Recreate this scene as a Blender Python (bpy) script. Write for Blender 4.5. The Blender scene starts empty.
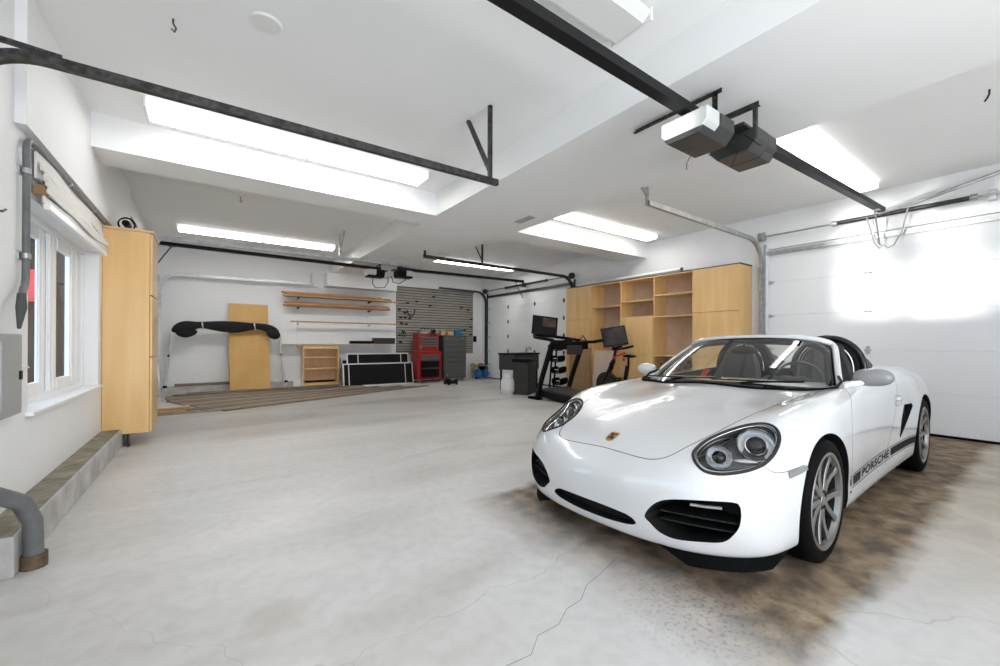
import bpy, bmesh, math, random
from mathutils import Vector, Matrix, Euler
from mathutils.bvhtree import BVHTree
random.seed(7)
PI = math.pi
S = bpy.context.scene
COL = S.collection

# ------------------------------------------------------------------ camera
FPX, SHY = 408.292, 8.604
yaw, pitch, roll = [math.radians(a) for a in (35.406, .143, .19)]
CAM = Vector((0, 0, 1.15))
Ry = Matrix(((math.cos(yaw), -math.sin(yaw), 0), (0, 0, -1), (math.sin(yaw), math.cos(yaw), 0)))
Rp = Matrix(((1, 0, 0), (0, math.cos(pitch), math.sin(pitch)), (0, -math.sin(pitch), math.cos(pitch))))
Rr = Matrix(((math.cos(roll), -math.sin(roll), 0), (math.sin(roll), math.cos(roll), 0), (0, 0, 1)))
Mv = Rr @ Rp @ Ry                      # rows: right, down, forward
cam_d = bpy.data.cameras.new('camera'); cam = bpy.data.objects.new('camera', cam_d); COL.objects.link(cam)
R3 = Matrix((Mv[0], -Mv[1], -Mv[2])).transposed()
cam.matrix_world = Matrix.Translation(CAM) @ R3.to_4x4()
cam_d.sensor_width = 36; cam_d.lens = FPX / 1000 * 36; cam_d.shift_y = SHY / 1000
cam_d.clip_start = .02; cam_d.clip_end = 500
S.camera = cam

# ------------------------------------------------------------------ view, world, large lights
S.view_settings.view_transform = 'Standard'; S.view_settings.look = 'None'
S.view_settings.gamma = 1; S.view_settings.use_curve_mapping = False
S.view_settings.exposure = 1.36
W = bpy.data.worlds.new('sky'); S.world = W; W.use_nodes = True
nt = W.node_tree; bg = nt.nodes['Background']
tc = nt.nodes.new('ShaderNodeTexCoord'); ns = nt.nodes.new('ShaderNodeTexNoise'); ns.inputs['Scale'].default_value = 3.0
cr = nt.nodes.new('ShaderNodeValToRGB'); cr.color_ramp.elements[0].color = (.52, .70, .93, 1); cr.color_ramp.elements[1].color = (1, 1, 1, 1)
cr.color_ramp.elements[0].position = .50; cr.color_ramp.elements[1].position = .72
nt.links.new(tc.outputs['Generated'], ns.inputs['Vector']); nt.links.new(ns.outputs['Fac'], cr.inputs['Fac']); nt.links.new(cr.outputs['Color'], bg.inputs['Color'])
bg.inputs['Strength'].default_value = 1.35

def lamp(kind, name, loc, rot, energy, color=(1, 1, 1), **k):
    d = bpy.data.lights.new(name, kind); d.energy = energy; d.color = color
    for a, b in k.items(): setattr(d, a, b)
    o = bpy.data.objects.new(name, d); o.location = loc; o.rotation_euler = rot; COL.objects.link(o); return o
# bright daylight glancing in through the windows of the near left garage door
_t = Vector((-.99, .55, 1.9)) - Vector((-12, 4.05, 1.5))
lamp('SPOT', 'driveway_glint', (-12, 4.05, 1.5), _t.to_track_quat('-Z', 'Y').to_euler(), 5200, (1, .99, .97), shadow_soft_size=.22, spot_size=math.radians(26), spot_blend=.1)
# added fill lamp behind the camera, tilted up to brighten the ceiling
lamp('AREA', 'entry_fill', (1.6, -3.5, 1.3), (math.radians(143), 0, math.radians(14)), 88, (1, .995, .985), shape='RECTANGLE', size=3.1, size_y=2.5)

# ------------------------------------------------------------------ materials
MATS = {}
def mat(name, col, rough=.6, metal=0., noise=0., nscale=8., col2=None, bump=0., bscale=60., emit=None, estr=0, coat=0., spec=None, stretch=None, trans=0., ior=1.45, alpha=1.):
    if name in MATS: return MATS[name]
    m = bpy.data.materials.new(name); m.use_nodes = True; n = m.node_tree; L = n.links
    b = n.nodes['Principled BSDF']
    c = (*col, 1)
    b.inputs['Base Color'].default_value = c
    b.inputs['Roughness'].default_value = rough; b.inputs['Metallic'].default_value = metal
    if coat: b.inputs['Coat Weight'].default_value = coat; b.inputs['Coat Roughness'].default_value = .03
    if spec is not None: b.inputs['Specular IOR Level'].default_value = spec
    if trans: b.inputs['Transmission Weight'].default_value = trans; b.inputs['IOR'].default_value = ior
    if alpha < 1: b.inputs['Alpha'].default_value = alpha
    if emit: b.inputs['Emission Color'].default_value = (*emit, 1); b.inputs['Emission Strength'].default_value = estr
    t = n.nodes.new('ShaderNodeTexCoord'); src = t.outputs['Object']
    if stretch:
        mp = n.nodes.new('ShaderNodeMapping'); mp.inputs['Scale'].default_value = stretch; L.new(src, mp.inputs['Vector']); src = mp.outputs['Vector']
    if noise or col2:
        q = n.nodes.new('ShaderNodeTexNoise'); q.inputs['Scale'].default_value = nscale; q.inputs['Detail'].default_value = 6
        L.new(src, q.inputs['Vector'])
        r = n.nodes.new('ShaderNodeValToRGB'); r.color_ramp.elements[0].position = .32; r.color_ramp.elements[1].position = .7
        k2 = col2 or tuple(max(0, x * (1 - noise)) for x in col)
        r.color_ramp.elements[0].color = (*k2, 1); r.color_ramp.elements[1].color = c
        L.new(q.outputs['Fac'], r.inputs['Fac']); L.new(r.outputs['Color'], b.inputs['Base Color'])
    if bump:
        q = n.nodes.new('ShaderNodeTexNoise'); q.inputs['Scale'].default_value = bscale; q.inputs['Detail'].default_value = 4
        L.new(src, q.inputs['Vector'])
        bb = n.nodes.new('ShaderNodeBump'); bb.inputs['Strength'].default_value = bump; bb.inputs['Distance'].default_value = .01
        L.new(q.outputs['Fac'], bb.inputs['Height']); L.new(bb.outputs['Normal'], b.inputs['Normal'])
    MATS[name] = m; return m

white_wall = mat('painted_wall', (.85, .85, .845), .55, noise=.03, nscale=1.5, bump=.06, bscale=40)
white_ceil = mat('painted_ceiling', (.90, .90, .89), .6, noise=.03, nscale=1.2, bump=.06, bscale=30)
door_white = mat('door_steel', (.80, .81, .82), .24, noise=.02, nscale=2, bump=.08, bscale=25)
kerb_mat = mat('kerb_concrete', (.56, .55, .53), .8, noise=.35, nscale=5, bump=.3, bscale=50)
kerb_top = mat('kerb_top_bare', (.33, .30, .24), .9, col2=(.17, .15, .11), nscale=9, bump=.4)
maple = mat('maple_veneer', (.80, .53, .24), .33, col2=(.71, .44, .175), nscale=2.2, stretch=(3.5, 3.5, .35), coat=.25)
maple_in = mat('maple_inside', (.74, .50, .27), .5, col2=(.62, .40, .20), nscale=3, stretch=(2, 2, .4))
back_panel = mat('hardboard', (.60, .44, .32), .6, col2=(.50, .36, .25), nscale=6)
ply = mat('plywood_sheet', (.66, .40, .13), .5, col2=(.56, .32, .09), nscale=2, stretch=(1, 1, .6))
lumber = mat('lumber_brown', (.44, .22, .08), .6, col2=(.27, .12, .04), nscale=6, stretch=(.6, 8, 8))
lumber2 = mat('lumber_tan', (.60, .36, .17), .6, col2=(.42, .23, .10), nscale=6, stretch=(.6, 8, 8))
old_wood = mat('weathered_boards', (.30, .235, .17), .75, col2=(.13, .10, .075), nscale=7, stretch=(.8, 9, 9))
old_wood2 = mat('weathered_boards_pale', (.42, .36, .29), .75, col2=(.25, .20, .15), nscale=7, stretch=(.8, 9, 9))
black_plastic = mat('black_plastic', (.005, .005, .006), .45, spec=.12)
black_matte = mat('black_rubber', (.005, .005, .005), .75, noise=.3, nscale=30, spec=.04)
black_metal = mat('black_powder_coat', (.007, .007, .008), .45, spec=.2)
dark_steel = mat('dark_steel_track', (.10, .10, .095), .42, metal=.8, col2=(.035, .035, .033), nscale=30)
galv = mat('galvanised_steel', (.52, .53, .53), .38, metal=.75, col2=(.36, .37, .37), nscale=14)
grey_pvc = mat('grey_conduit', (.16, .165, .17), .45, noise=.3, nscale=12)
chrome = mat('chrome', (.85, .85, .86), .08, metal=1)
white_plastic = mat('white_plastic', (.80, .80, .78), .35)
vinyl = mat('white_vinyl_frame', (.86, .87, .88), .3)
red_paint = mat('red_enamel', (.30, .012, .011), .28, coat=.4)
grey_enamel = mat('grey_enamel', (.075, .075, .072), .4, metal=.3)
alu = mat('aluminium', (.72, .73, .73), .3, metal=.6)
lamp_on = mat('lamp_diffuser_lit', (.95, .95, .95), .3, emit=(1, .985, .955), estr=5.2)
lamp_far = mat('lamp_diffuser_lit_bright', (.95, .95, .95), .3, emit=(1, .985, .955), estr=9.0)
lamp_side = mat('lamp_diffuser_side', (.95, .95, .95), .3, emit=(1, .985, .955), estr=1.1)
lamp_off = mat('lamp_diffuser_unlit', (.78, .78, .76), .2)

def glass_mat(name, tint=(1, 1, 1), refl=.08, graze=.75):
    m = bpy.data.materials.new(name); m.use_nodes = True; n = m.node_tree; n.nodes.clear()
    o = n.nodes.new('ShaderNodeOutputMaterial'); tr = n.nodes.new('ShaderNodeBsdfTransparent'); tr.inputs['Color'].default_value = (*tint, 1)
    g = n.nodes.new('ShaderNodeBsdfGlossy'); g.inputs['Roughness'].default_value = .01
    mx = n.nodes.new('ShaderNodeMixShader'); fr = n.nodes.new('ShaderNodeLayerWeight'); fr.inputs['Blend'].default_value = .5
    pw_ = n.nodes.new('ShaderNodeMath'); pw_.operation = 'POWER'; pw_.inputs[1].default_value = 4.0; n.links.new(fr.outputs['Facing'], pw_.inputs[0])
    ma = n.nodes.new('ShaderNodeMath'); ma.operation = 'MULTIPLY_ADD'; ma.inputs[1].default_value = graze; ma.inputs[2].default_value = refl; n.links.new(pw_.outputs[0], ma.inputs[0])
    n.links.new(ma.outputs[0], mx.inputs[0]); n.links.new(tr.outputs[0], mx.inputs[1]); n.links.new(g.outputs[0], mx.inputs[2]); n.links.new(mx.outputs[0], o.inputs[0])
    return m
win_glass = glass_mat('window_glass', (.97, .98, .98), .03, .12)

def floor_mat():
    m = bpy.data.materials.new('sealed_concrete'); m.use_nodes = True; n = m.node_tree; L = n.links; N = n.nodes.new
    b = n.nodes['Principled BSDF']; t = N('ShaderNodeTexCoord')
    def noise(sc, det=8, vec=None, dist=0.):
        q = N('ShaderNodeTexNoise'); q.inputs['Scale'].default_value = sc; q.inputs['Detail'].default_value = det; q.inputs['Distortion'].default_value = dist
        L.new(vec or t.outputs['Object'], q.inputs['Vector']); return q.outputs['Fac']
    def ramp(f, stops):
        r = N('ShaderNodeValToRGB'); e = r.color_ramp.elements
        while len(e) < len(stops): e.new(.5)
        for k, (p, c) in enumerate(stops): e[k].position = p; e[k].color = (*c, 1) if len(c) == 3 else c
        L.new(f, r.inputs['Fac']); return r.outputs['Color']
    def mix(f, a, c, mode='MIX'):
        x = N('ShaderNodeMix'); x.data_type = 'RGBA'; x.blend_type = mode
        if isinstance(f, float): x.inputs[0].default_value = f
        else: L.new(f, x.inputs[0])
        for sk, v in ((6, a), (7, c)):
            if isinstance(v, tuple): x.inputs[sk].default_value = (*v, 1)
            else: L.new(v, x.inputs[sk])
        return x.outputs[2]
    def math_(op, a, c=0, clamp=False):
        x = N('ShaderNodeMath'); x.operation = op; x.use_clamp = clamp
        for k, v in enumerate((a, c)):
            if isinstance(v, (int, float)): x.inputs[k].default_value = v
            else: L.new(v, x.inputs[k])
        return x.outputs[0]
    mp = N('ShaderNodeMapping'); mp.inputs['Scale'].default_value = (.45, 1.4, 1); mp.inputs['Rotation'].default_value = (0, 0, .5); L.new(t.outputs['Object'], mp.inputs['Vector'])
    base = ramp(noise(.9, 8, mp.outputs['Vector'], .6), [(.3, (.46, .435, .40)), (.46, (.58, .565, .54)), (.56, (.62, .605, .59)), (.72, (.715, .695, .665))])
    fine = ramp(noise(14, 8), [(.25, (.80, .79, .77)), (.6, (1, 1, 1))])
    base = mix(.5, base, fine, 'MULTIPLY')
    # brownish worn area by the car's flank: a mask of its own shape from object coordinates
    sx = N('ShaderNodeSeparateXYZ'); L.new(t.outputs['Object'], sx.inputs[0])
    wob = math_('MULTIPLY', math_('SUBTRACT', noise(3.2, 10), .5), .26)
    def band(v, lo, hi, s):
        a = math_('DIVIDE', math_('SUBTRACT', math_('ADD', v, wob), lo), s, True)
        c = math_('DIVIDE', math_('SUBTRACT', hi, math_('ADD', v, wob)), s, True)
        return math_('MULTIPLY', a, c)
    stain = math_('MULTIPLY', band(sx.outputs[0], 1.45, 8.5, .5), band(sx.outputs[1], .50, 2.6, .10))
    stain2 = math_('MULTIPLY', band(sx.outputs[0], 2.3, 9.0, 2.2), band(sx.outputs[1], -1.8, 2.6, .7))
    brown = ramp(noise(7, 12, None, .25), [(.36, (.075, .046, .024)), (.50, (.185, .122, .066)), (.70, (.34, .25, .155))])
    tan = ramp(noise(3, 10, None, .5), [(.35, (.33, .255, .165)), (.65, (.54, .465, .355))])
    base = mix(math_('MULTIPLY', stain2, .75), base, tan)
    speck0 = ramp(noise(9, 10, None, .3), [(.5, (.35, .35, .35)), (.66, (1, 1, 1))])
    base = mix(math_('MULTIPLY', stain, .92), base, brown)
    # oil spots before the nose
    ox = math_('SUBTRACT', 1, math_('DIVIDE', math_('ADD', math_('POWER', math_('ABSOLUTE', math_('SUBTRACT', sx.outputs[0], 1.9)), 2), math_('MULTIPLY', math_('POWER', math_('ABSOLUTE', math_('SUBTRACT', sx.outputs[1], .95)), 2), 1.6)), .30), True)
    spk = ramp(noise(48, 12), [(.53, (0, 0, 0)), (.62, (1, 1, 1))])
    sr = N('ShaderNodeSeparateColor'); L.new(spk, sr.inputs[0])
    base = mix(math_('MULTIPLY', math_('MULTIPLY', ox, sr.outputs[0]), .5), base, (.10, .08, .06))
    # brown blot
    d2 = math_('ADD', math_('POWER', math_('ABSOLUTE', math_('SUBTRACT', sx.outputs[0], .23)), 2), math_('POWER', math_('ABSOLUTE', math_('SUBTRACT', sx.outputs[1], 1.93)), 2))
    blot = math_('SUBTRACT', 1, math_('DIVIDE', math_('ADD', d2, math_('MULTIPLY', wob, .02)), .022), True)
    base = mix(math_('MULTIPLY', blot, .35), base, (.36, .28, .21))
    # sparse dark specks
    v = N('ShaderNodeTexVoronoi'); v.inputs['Scale'].default_value = 2.3; L.new(t.outputs['Object'], v.inputs['Vector'])
    dots = math_('LESS_THAN', v.outputs['Distance'], .018)
    base = mix(math_('MULTIPLY', dots, .75), base, (.08, .07, .06))
    # cracks: thin lines where a voronoi edge distance is tiny, only in patches
    w2 = N('ShaderNodeMapping'); L.new(t.outputs['Object'], w2.inputs['Vector'])
    nv = N('ShaderNodeTexNoise'); nv.inputs['Scale'].default_value = 3; L.new(t.outputs['Object'], nv.inputs['Vector'])
    va = N('ShaderNodeVectorMath'); va.operation = 'MULTIPLY_ADD'; va.inputs[1].default_value = (.3, .3, 0); L.new(nv.outputs['Color'], va.inputs[0]); L.new(t.outputs['Object'], va.inputs[2])
    ve = N('ShaderNodeTexVoronoi'); ve.feature = 'DISTANCE_TO_EDGE'; ve.inputs['Scale'].default_value = .42; L.new(va.outputs[0], ve.inputs['Vector'])
    ck = math_('LESS_THAN', ve.outputs['Distance'], .0008)
    base = mix(math_('MULTIPLY', ck, .22), base, (.2, .18, .16))
    L.new(base, b.inputs['Base Color'])
    rg = N('ShaderNodeMapRange'); L.new(noise(1.6, 8, None, .6), rg.inputs[0]); rg.inputs[3].default_value = .22; rg.inputs[4].default_value = .55
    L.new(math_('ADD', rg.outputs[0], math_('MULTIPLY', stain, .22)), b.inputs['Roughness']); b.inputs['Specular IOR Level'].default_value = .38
    bb = N('ShaderNodeBump'); bb.inputs['Strength'].default_value = .12; bb.inputs['Distance'].default_value = .01
    L.new(noise(22, 6), bb.inputs['Height']); L.new(bb.outputs['Normal'], b.inputs['Normal'])
    return m
concrete = floor_mat()

# ------------------------------------------------------------------ mesh helpers
def link(o, parent=None):
    COL.objects.link(o)
    if parent: o.parent = parent
    return o
class MB:
    def __init__(s): s.v = []; s.f = []; s.sm = []
    def add(s, vs, fs, smooth=False, M=None):
        o = len(s.v)
        s.v += [tuple(M @ Vector(v)) if M else tuple(v) for v in vs]
        s.f += [tuple(i + o for i in f) for f in fs]; s.sm += [smooth] * len(fs); return s
    def box(s, x0, x1, y0, y1, z0, z1, M=None):
        v = [(x, y, z) for z in (z0, z1) for y in (y0, y1) for x in (x0, x1)]
        return s.add(v, [(0, 2, 3, 1), (4, 5, 7, 6), (0, 1, 5, 4), (2, 6, 7, 3), (0, 4, 6, 2), (1, 3, 7, 5)], False, M)
    def cbox(s, c, d, M=None):
        return s.box(c[0]-d[0]/2, c[0]+d[0]/2, c[1]-d[1]/2, c[1]+d[1]/2, c[2]-d[2]/2, c[2]+d[2]/2, M)
    def cyl(s, p0, p1, r, r2=None, n=16, M=None, caps=True):
        p0 = Vector(p0); p1 = Vector(p1); d = (p1 - p0).normalized(); r2 = r if r2 is None else r2
        a = d.orthogonal().normalized(); b = d.cross(a)
        v = []
        for p, q in ((p0, r), (p1, r2)):
            for i in range(n):
                t = 2 * PI * i / n; v.append(p + (a * math.cos(t) + b * math.sin(t)) * q)
        s.add(v, [(i, (i+1) % n, n + (i+1) % n, n + i) for i in range(n)], True, M)
        if caps:
            s.add(v, [tuple(range(n))[::-1], tuple(range(n, 2*n))], False, M)
        return s
    def tube(s, pts, r, n=8, M=None, closed=False):
        pts = [Vector(p) for p in pts]; m = len(pts); v = []; prev = None
        for i, p in enumerate(pts):
            if closed: d = pts[(i+1) % m] - pts[i-1]
            else: d = pts[min(i+1, m-1)] - pts[max(i-1, 0)]
            d.normalize()
            a = d.orthogonal().normalized() if prev is None else (prev - d * prev.dot(d)).normalized()
            prev = a; b = d.cross(a); rr = r[i] if isinstance(r, (list, tuple)) else r
            for k in range(n):
                t = 2*PI*k/n; v.append(p + (a*math.cos(t) + b*math.sin(t)) * rr)
        f = []
        for i in range(m if closed else m-1):
            j = (i+1) % m
            for k in range(n): f.append((i*n+k, i*n+(k+1) % n, j*n+(k+1) % n, j*n+k))
        s.add(v, f, True, M)
        if not closed: s.add(v, [tuple(range(n))[::-1], tuple((m-1)*n+k for k in range(n))], False, M)
        return s
    def sweep(s, pts, prof, up=(0, 0, 1), M=None, closed=False):
        """prof: list of (side, up) offsets, swept along pts"""
        pts = [Vector(p) for p in pts]; m = len(pts); v = []; n = len(prof); U0 = Vector(up)
        for i, p in enumerate(pts):
            d = (pts[(i+1) % m] - pts[i-1]) if closed else (pts[min(i+1, m-1)] - pts[max(i-1, 0)])
            d.normalize(); sd = d.cross(U0).normalized(); u = sd.cross(d)
            v += [p + sd*a + u*b for a, b in prof]
        f = []
        for i in range(m if closed else m-1):
            j = (i+1) % m
            for k in range(n): f.append((i*n+k, j*n+k, j*n+(k+1) % n, i*n+(k+1) % n))
        if not closed: f += [tuple(range(n)), tuple((m-1)*n+k for k in range(n))[::-1]]
        return s.add(v, f, False, M)
    def prism(s, poly, h0, h1, M=None, smooth=False):
        """poly in xy, extruded in z between h0 and h1"""
        n = len(poly); v = [(x, y, h0) for x, y in poly] + [(x, y, h1) for x, y in poly]
        s.add(v, [tuple(range(n))[::-1], tuple(range(n, 2*n))], False, M)
        return s.add(v, [(i, (i+1) % n, n+(i+1) % n, n+i) for i in range(n)], smooth, M)
    def lathe(s, prof, n=24, M=None, smooth=True):
        """prof (r,z) about z"""
        m = len(prof); v = [(r*math.cos(2*PI*k/n), r*math.sin(2*PI*k/n), z) for r, z in prof for k in range(n)]
        return s.add(v, [(i*n+k, i*n+(k+1) % n, (i+1)*n+(k+1) % n, (i+1)*n+k) for i in range(m-1) for k in range(n)], smooth, M)
    def ball(s, c, r, n=12, M=None):
        r = r if isinstance(r, (tuple, list)) else (r, r, r); v = []; m = n
        for i in range(m+1):
            th = PI*i/m
            for k in range(2*n):
                ph = PI*k/n; v.append((c[0]+r[0]*math.sin(th)*math.cos(ph), c[1]+r[1]*math.sin(th)*math.sin(ph), c[2]+r[2]*math.cos(th)))
        q = 2*n
        return s.add(v, [(i*q+k, (i+1)*q+k, (i+1)*q+(k+1) % q, i*q+(k+1) % q) for i in range(m) for k in range(q)], True, M)
    def build(s, name, m, parent=None, bevel=0, subd=0, mods=None, weld=False):
        me = bpy.data.meshes.new(name); me.from_pydata(s.v, [], s.f); me.polygons.foreach_set('use_smooth', s.sm)
        bm = bmesh.new(); bm.from_mesh(me)
        if weld or True: bmesh.ops.remove_doubles(bm, verts=bm.verts, dist=1e-5)
        bmesh.ops.recalc_face_normals(bm, faces=bm.faces); 
        for e in bm.edges:
            if len(e.link_faces) == 2 and e.calc_face_angle(0) > math.radians(40): e.smooth = False
        bm.to_mesh(me); bm.free()
        me.materials.append(m); o = bpy.data.objects.new(name, me); link(o, parent)
        if bevel:
            b = o.modifiers.new('bevel', 'BEVEL'); b.width = bevel; b.segments = 2; b.limit_method = 'ANGLE'; b.angle_limit = math.radians(40)
        if subd:
            b = o.modifiers.new('sub', 'SUBSURF'); b.levels = subd; b.render_levels = subd
        return o
def thing(name, label, cat, loc=(0, 0, 0), rz=0, group=None):
    o = bpy.data.objects.new(name, None); o.location = loc; o.rotation_euler = (0, 0, rz); COL.objects.link(o)
    o['label'] = label; o['category'] = cat; o.empty_display_size = .1
    if group: o['group'] = group
    return o
def tag(o, label, cat, group=None):
    o['label'] = label; o['category'] = cat
    if group: o['group'] = group
    return o
def struct(o): o['kind'] = 'structure'; return o
def rot(axis, deg): return Matrix.Rotation(math.radians(deg), 4, axis)
def T(x, y, z): return Matrix.Translation((x, y, z))
def copy_tree(o, parent=None):
    c = o.copy(); COL.objects.link(c)
    if parent: c.parent = parent
    for ch in list(o.children): copy_tree(ch, c)
    return c
def arc(c, r, a0, a1, n, plane='xz'):
    out = []
    for i in range(n+1):
        t = math.radians(a0 + (a1-a0)*i/n); p, q = r*math.cos(t), r*math.sin(t)
        out.append((c[0]+p, c[1], c[2]+q) if plane == 'xz' else (c[0], c[1]+p, c[2]+q) if plane == 'yz' else (c[0]+p, c[1]+q, c[2]))
    return out

# ------------------------------------------------------------------ room shell
XL, XK, XR, YB, YF, ZC, ZB = -.93, -.77, 7.36, 11.4, -3.4, 3.22, 2.91
struct(MB().box(XL-.3, XR+.3, YF-.3, YB+.3, -.2, 0).build('floor', concrete))
struct(MB().box(XL-.3, XR+.3, YF-.3, YB+.3, ZC, ZC+.2).build('ceiling', white_ceil))
struct(MB().box(2.55, 3.97, YF, YB, ZB, ZC).build('trim_1', white_ceil))           # central drop beam
m = MB(); m.box(XL, 2.55, 5.13, 5.62, ZB, ZC); struct(m.build('trim_2', white_ceil))
m = MB(); m.box(3.97, XR, 5.13, 5.62, ZB, ZC); struct(m.build('trim_3', white_ceil))
m = MB(); m.box(2.42, 4.25, 10.95, YB, 2.58, ZB); struct(m.build('trim_4', white_ceil))
# left wall with a window opening and two garage door openings
WY0, WY1, WZ0, WZ1 = 3.80, 5.78, .70, 2.06
m = MB(); t = .24
m.box(XL-t, XL, 2.95, WY0, 0, ZC); m.box(XL-t, XL, WY1, 7.75, 0, ZC); m.box(XL-t, XL, WY0, WY1, 0, WZ0); m.box(XL-t, XL, WY0, WY1, WZ1, ZC)
m.box(XL-t, XL, 2.95-5.0, 2.95, 2.5, ZC); m.box(XL-t, XL, YF, -2.05, 0, ZC)
m.box(XL-t, XL, 7.75, 11.1, 2.5, ZC); m.box(XL-t, XL, 11.1, YB, 0, ZC)
struct(m.build('wall_left', white_wall))
m = MB(); m.box(XL, XL+.05, 3.56, 7.4, 2.42, ZC); struct(m.build('trim_5', white_wall))       # boxed header above the window
struct(MB().box(XL-.3, XR+.3, YB, YB+.25, 0, ZC).build('wall_back', white_wall))
m = MB()
m.box(XR, XR+.25, 2.93, 7.15, 0, ZC); m.box(XR, XR+.25, 11.05, YB, 0, ZC); m.box(XR+.055, XR+.25, 7.15, 11.05, 2.60, ZC); m.box(XR, XR+.25, 7.15, 11.05, 2.688, ZC)
m.box(XR+.055, XR+.25, -2.0, 2.93, 2.60, ZC); m.box(XR, XR+.25, -2.0, 2.93, 2.668, ZC); m.box(XR, XR+.25, YF, -2.0, 0, ZC)
struct(m.build('wall_right', white_wall))
m = MB(); m.box(XL-.3, -1.0+.0, YF-.25, YF, 0, ZC); m.box(-.4, 0.0, YF-.25, YF, 0, ZC); m.box(XL-.3, XR+.3, YF-.25, YF, 2.7, ZC); m.box(3.2, XR+.3, YF-.25, YF, 0, ZC); m.box(XL, .0, YF-.25, YF, 0, 2.7)
struct(m.build('wall_front', white_wall))
# concrete kerb under the left wall and along the back wall
m = MB(); m.box(XL, XK, 2.98, 5.72, 0, .2); m.box(XL, XK, 5.735, 6.3, 0, .2); m.box(XL, XK, 6.3, 7.75, 0, .2); struct(m.build('baseboard_left', kerb_mat, bevel=.006))
m = MB(); m.box(XL, XK-.012, 2.99, 7.7, .2, .204); struct(m.build('trim_6', kerb_top))
m = MB(); m.box(XL, 1.7, 11.25, YB, 0, .17); struct(m.build('baseboard_back', kerb_mat, bevel=.006))
m = MB(); m.box(1.7, 2.9, 11.3, YB, 0, .17); struct(m.build('trim_7', white_wall, bevel=.004))

# left window
wn = bpy.data.objects.new('window_1', None); wn.location = (XL, WY0, WZ0); COL.objects.link(wn); struct(wn)
LY, LZ = WY1-WY0, WZ1-WZ0; FX = -.12
m = MB()
m.box(FX-.05, FX+.02, 0, .05, 0, LZ); m.box(FX-.05, FX+.02, LY-.05, LY, 0, LZ); m.box(FX-.05, FX+.02, .05, LY-.05, 0, .05); m.box(FX-.05, FX+.02, .05, LY-.05, LZ-.05, LZ)
o = m.build('window_frame', vinyl, wn, bevel=.004)
def sash(y0, p0, p1, y1, x):
    m = MB()
    for a_, b_, e in ((y0, p0, 0), (p1, y1, 0)):
        m.box(x-.012, x+.0, a_, b_, .05, LZ-.05); w_ = (b_-a_)
        m.box(x-.004, x+.010, a_+w_*.08, a_+w_*.42, .05, LZ-.05); m.box(x-.004, x+.007, a_+w_*.55, a_+w_*.90, .05, LZ-.05)
    m.box(x-.02, x+.012, p0, p1, .05, .14); m.box(x-.02, x+.012, p0, p1, LZ-.14, LZ-.05)
    s_ = m.build('window_sash', vinyl, wn, bevel=.003)
    MB().box(x-.006, x-.004, p0-.01, p1+.01, .13, LZ-.13).build('window_pane', win_glass, s_)
sash(.05, .12, .76, .94, FX-.02); sash(.92, 1.13, 1.54, LY-.05, FX)
m = MB(); m.box(-.11, .035, -.03, LY+.03, -.02, .005); m.build('window_sill', vinyl, wn, bevel=.004)

# what stands outside the window
brown_roof = mat('brown_shingle', (.035, .023, .020), .9, col2=(.015, .010, .009), nscale=14, bump=.4, bscale=30)
pine = mat('distant_trees', (.05, .09, .09), 1, noise=.4, nscale=2)
m = MB(); m.prism([(-7, -.5), (-1.80, -.5), (-1.84, .6), (-1.93, 1.3), (-2.12, 2.15), (-2.12, 4.6), (-4.5, 5.6), (-7, 5.6)], -11.5, -10, M=rot('X', 90))
nb = m.build('neighbouring_house', brown_roof); tag(nb, 'brown stucco building with a flared corner, close outside the window', 'building')
random.seed(5); m = MB()
for i in range(60):
    h = 2.0+random.random()*1.6; m.cyl((-30+random.random()*26, 62+random.random()*6, -2), (-30+i*.0, 64, h), .001, .001, 4) if False else m.cyl((-34+i*.62, 62+random.random()*5, -2), (-34+i*.62, 64, h+1.2), 1.5, .05, 8)
hz = m.build('tree_line', pine); tag(hz, 'dark line of distant conifers seen through the window', 'trees'); hz['kind'] = 'stuff'
m = MB(); m.box(-2.75, -2.17, 9.86, 9.93, 1.80, 2.32); m.box(-2.7, -2.22, 9.84, 9.86, 1.85, 2.27); m.box(-2.5, -2.4, 9.92, 10.0, 2.0, 2.1)
sg = m.build('red_sign_board', mat('red_board', (.75, .06, .07), .6)); tag(sg, 'plain red board on the brown building, through the near window pane', 'board')
m = MB(); m.tube([(-2.16, 10.03, 2.12), (-2.13, 9.9, 2.12), (-1.98, 9.8, 2.10), (-1.84, 9.7, 2.03)], .022); m.cyl((-1.9, 9.72, 2.06), (-1.8, 9.68, 1.99), .05, .06, 10)
tag(m.build('outside_lamp', black_plastic), 'small dark arm lamp on the corner of the brown building outside', 'lamp')
m = MB(); m.box(-6.5, XL-.3, -8, 40, -1.5, -.05); g_ = m.build('outside_ground', mat('gravel', (.35, .33, .30), .9, noise=.3)); struct(g_); g_.name = 'trim_8'

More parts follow.
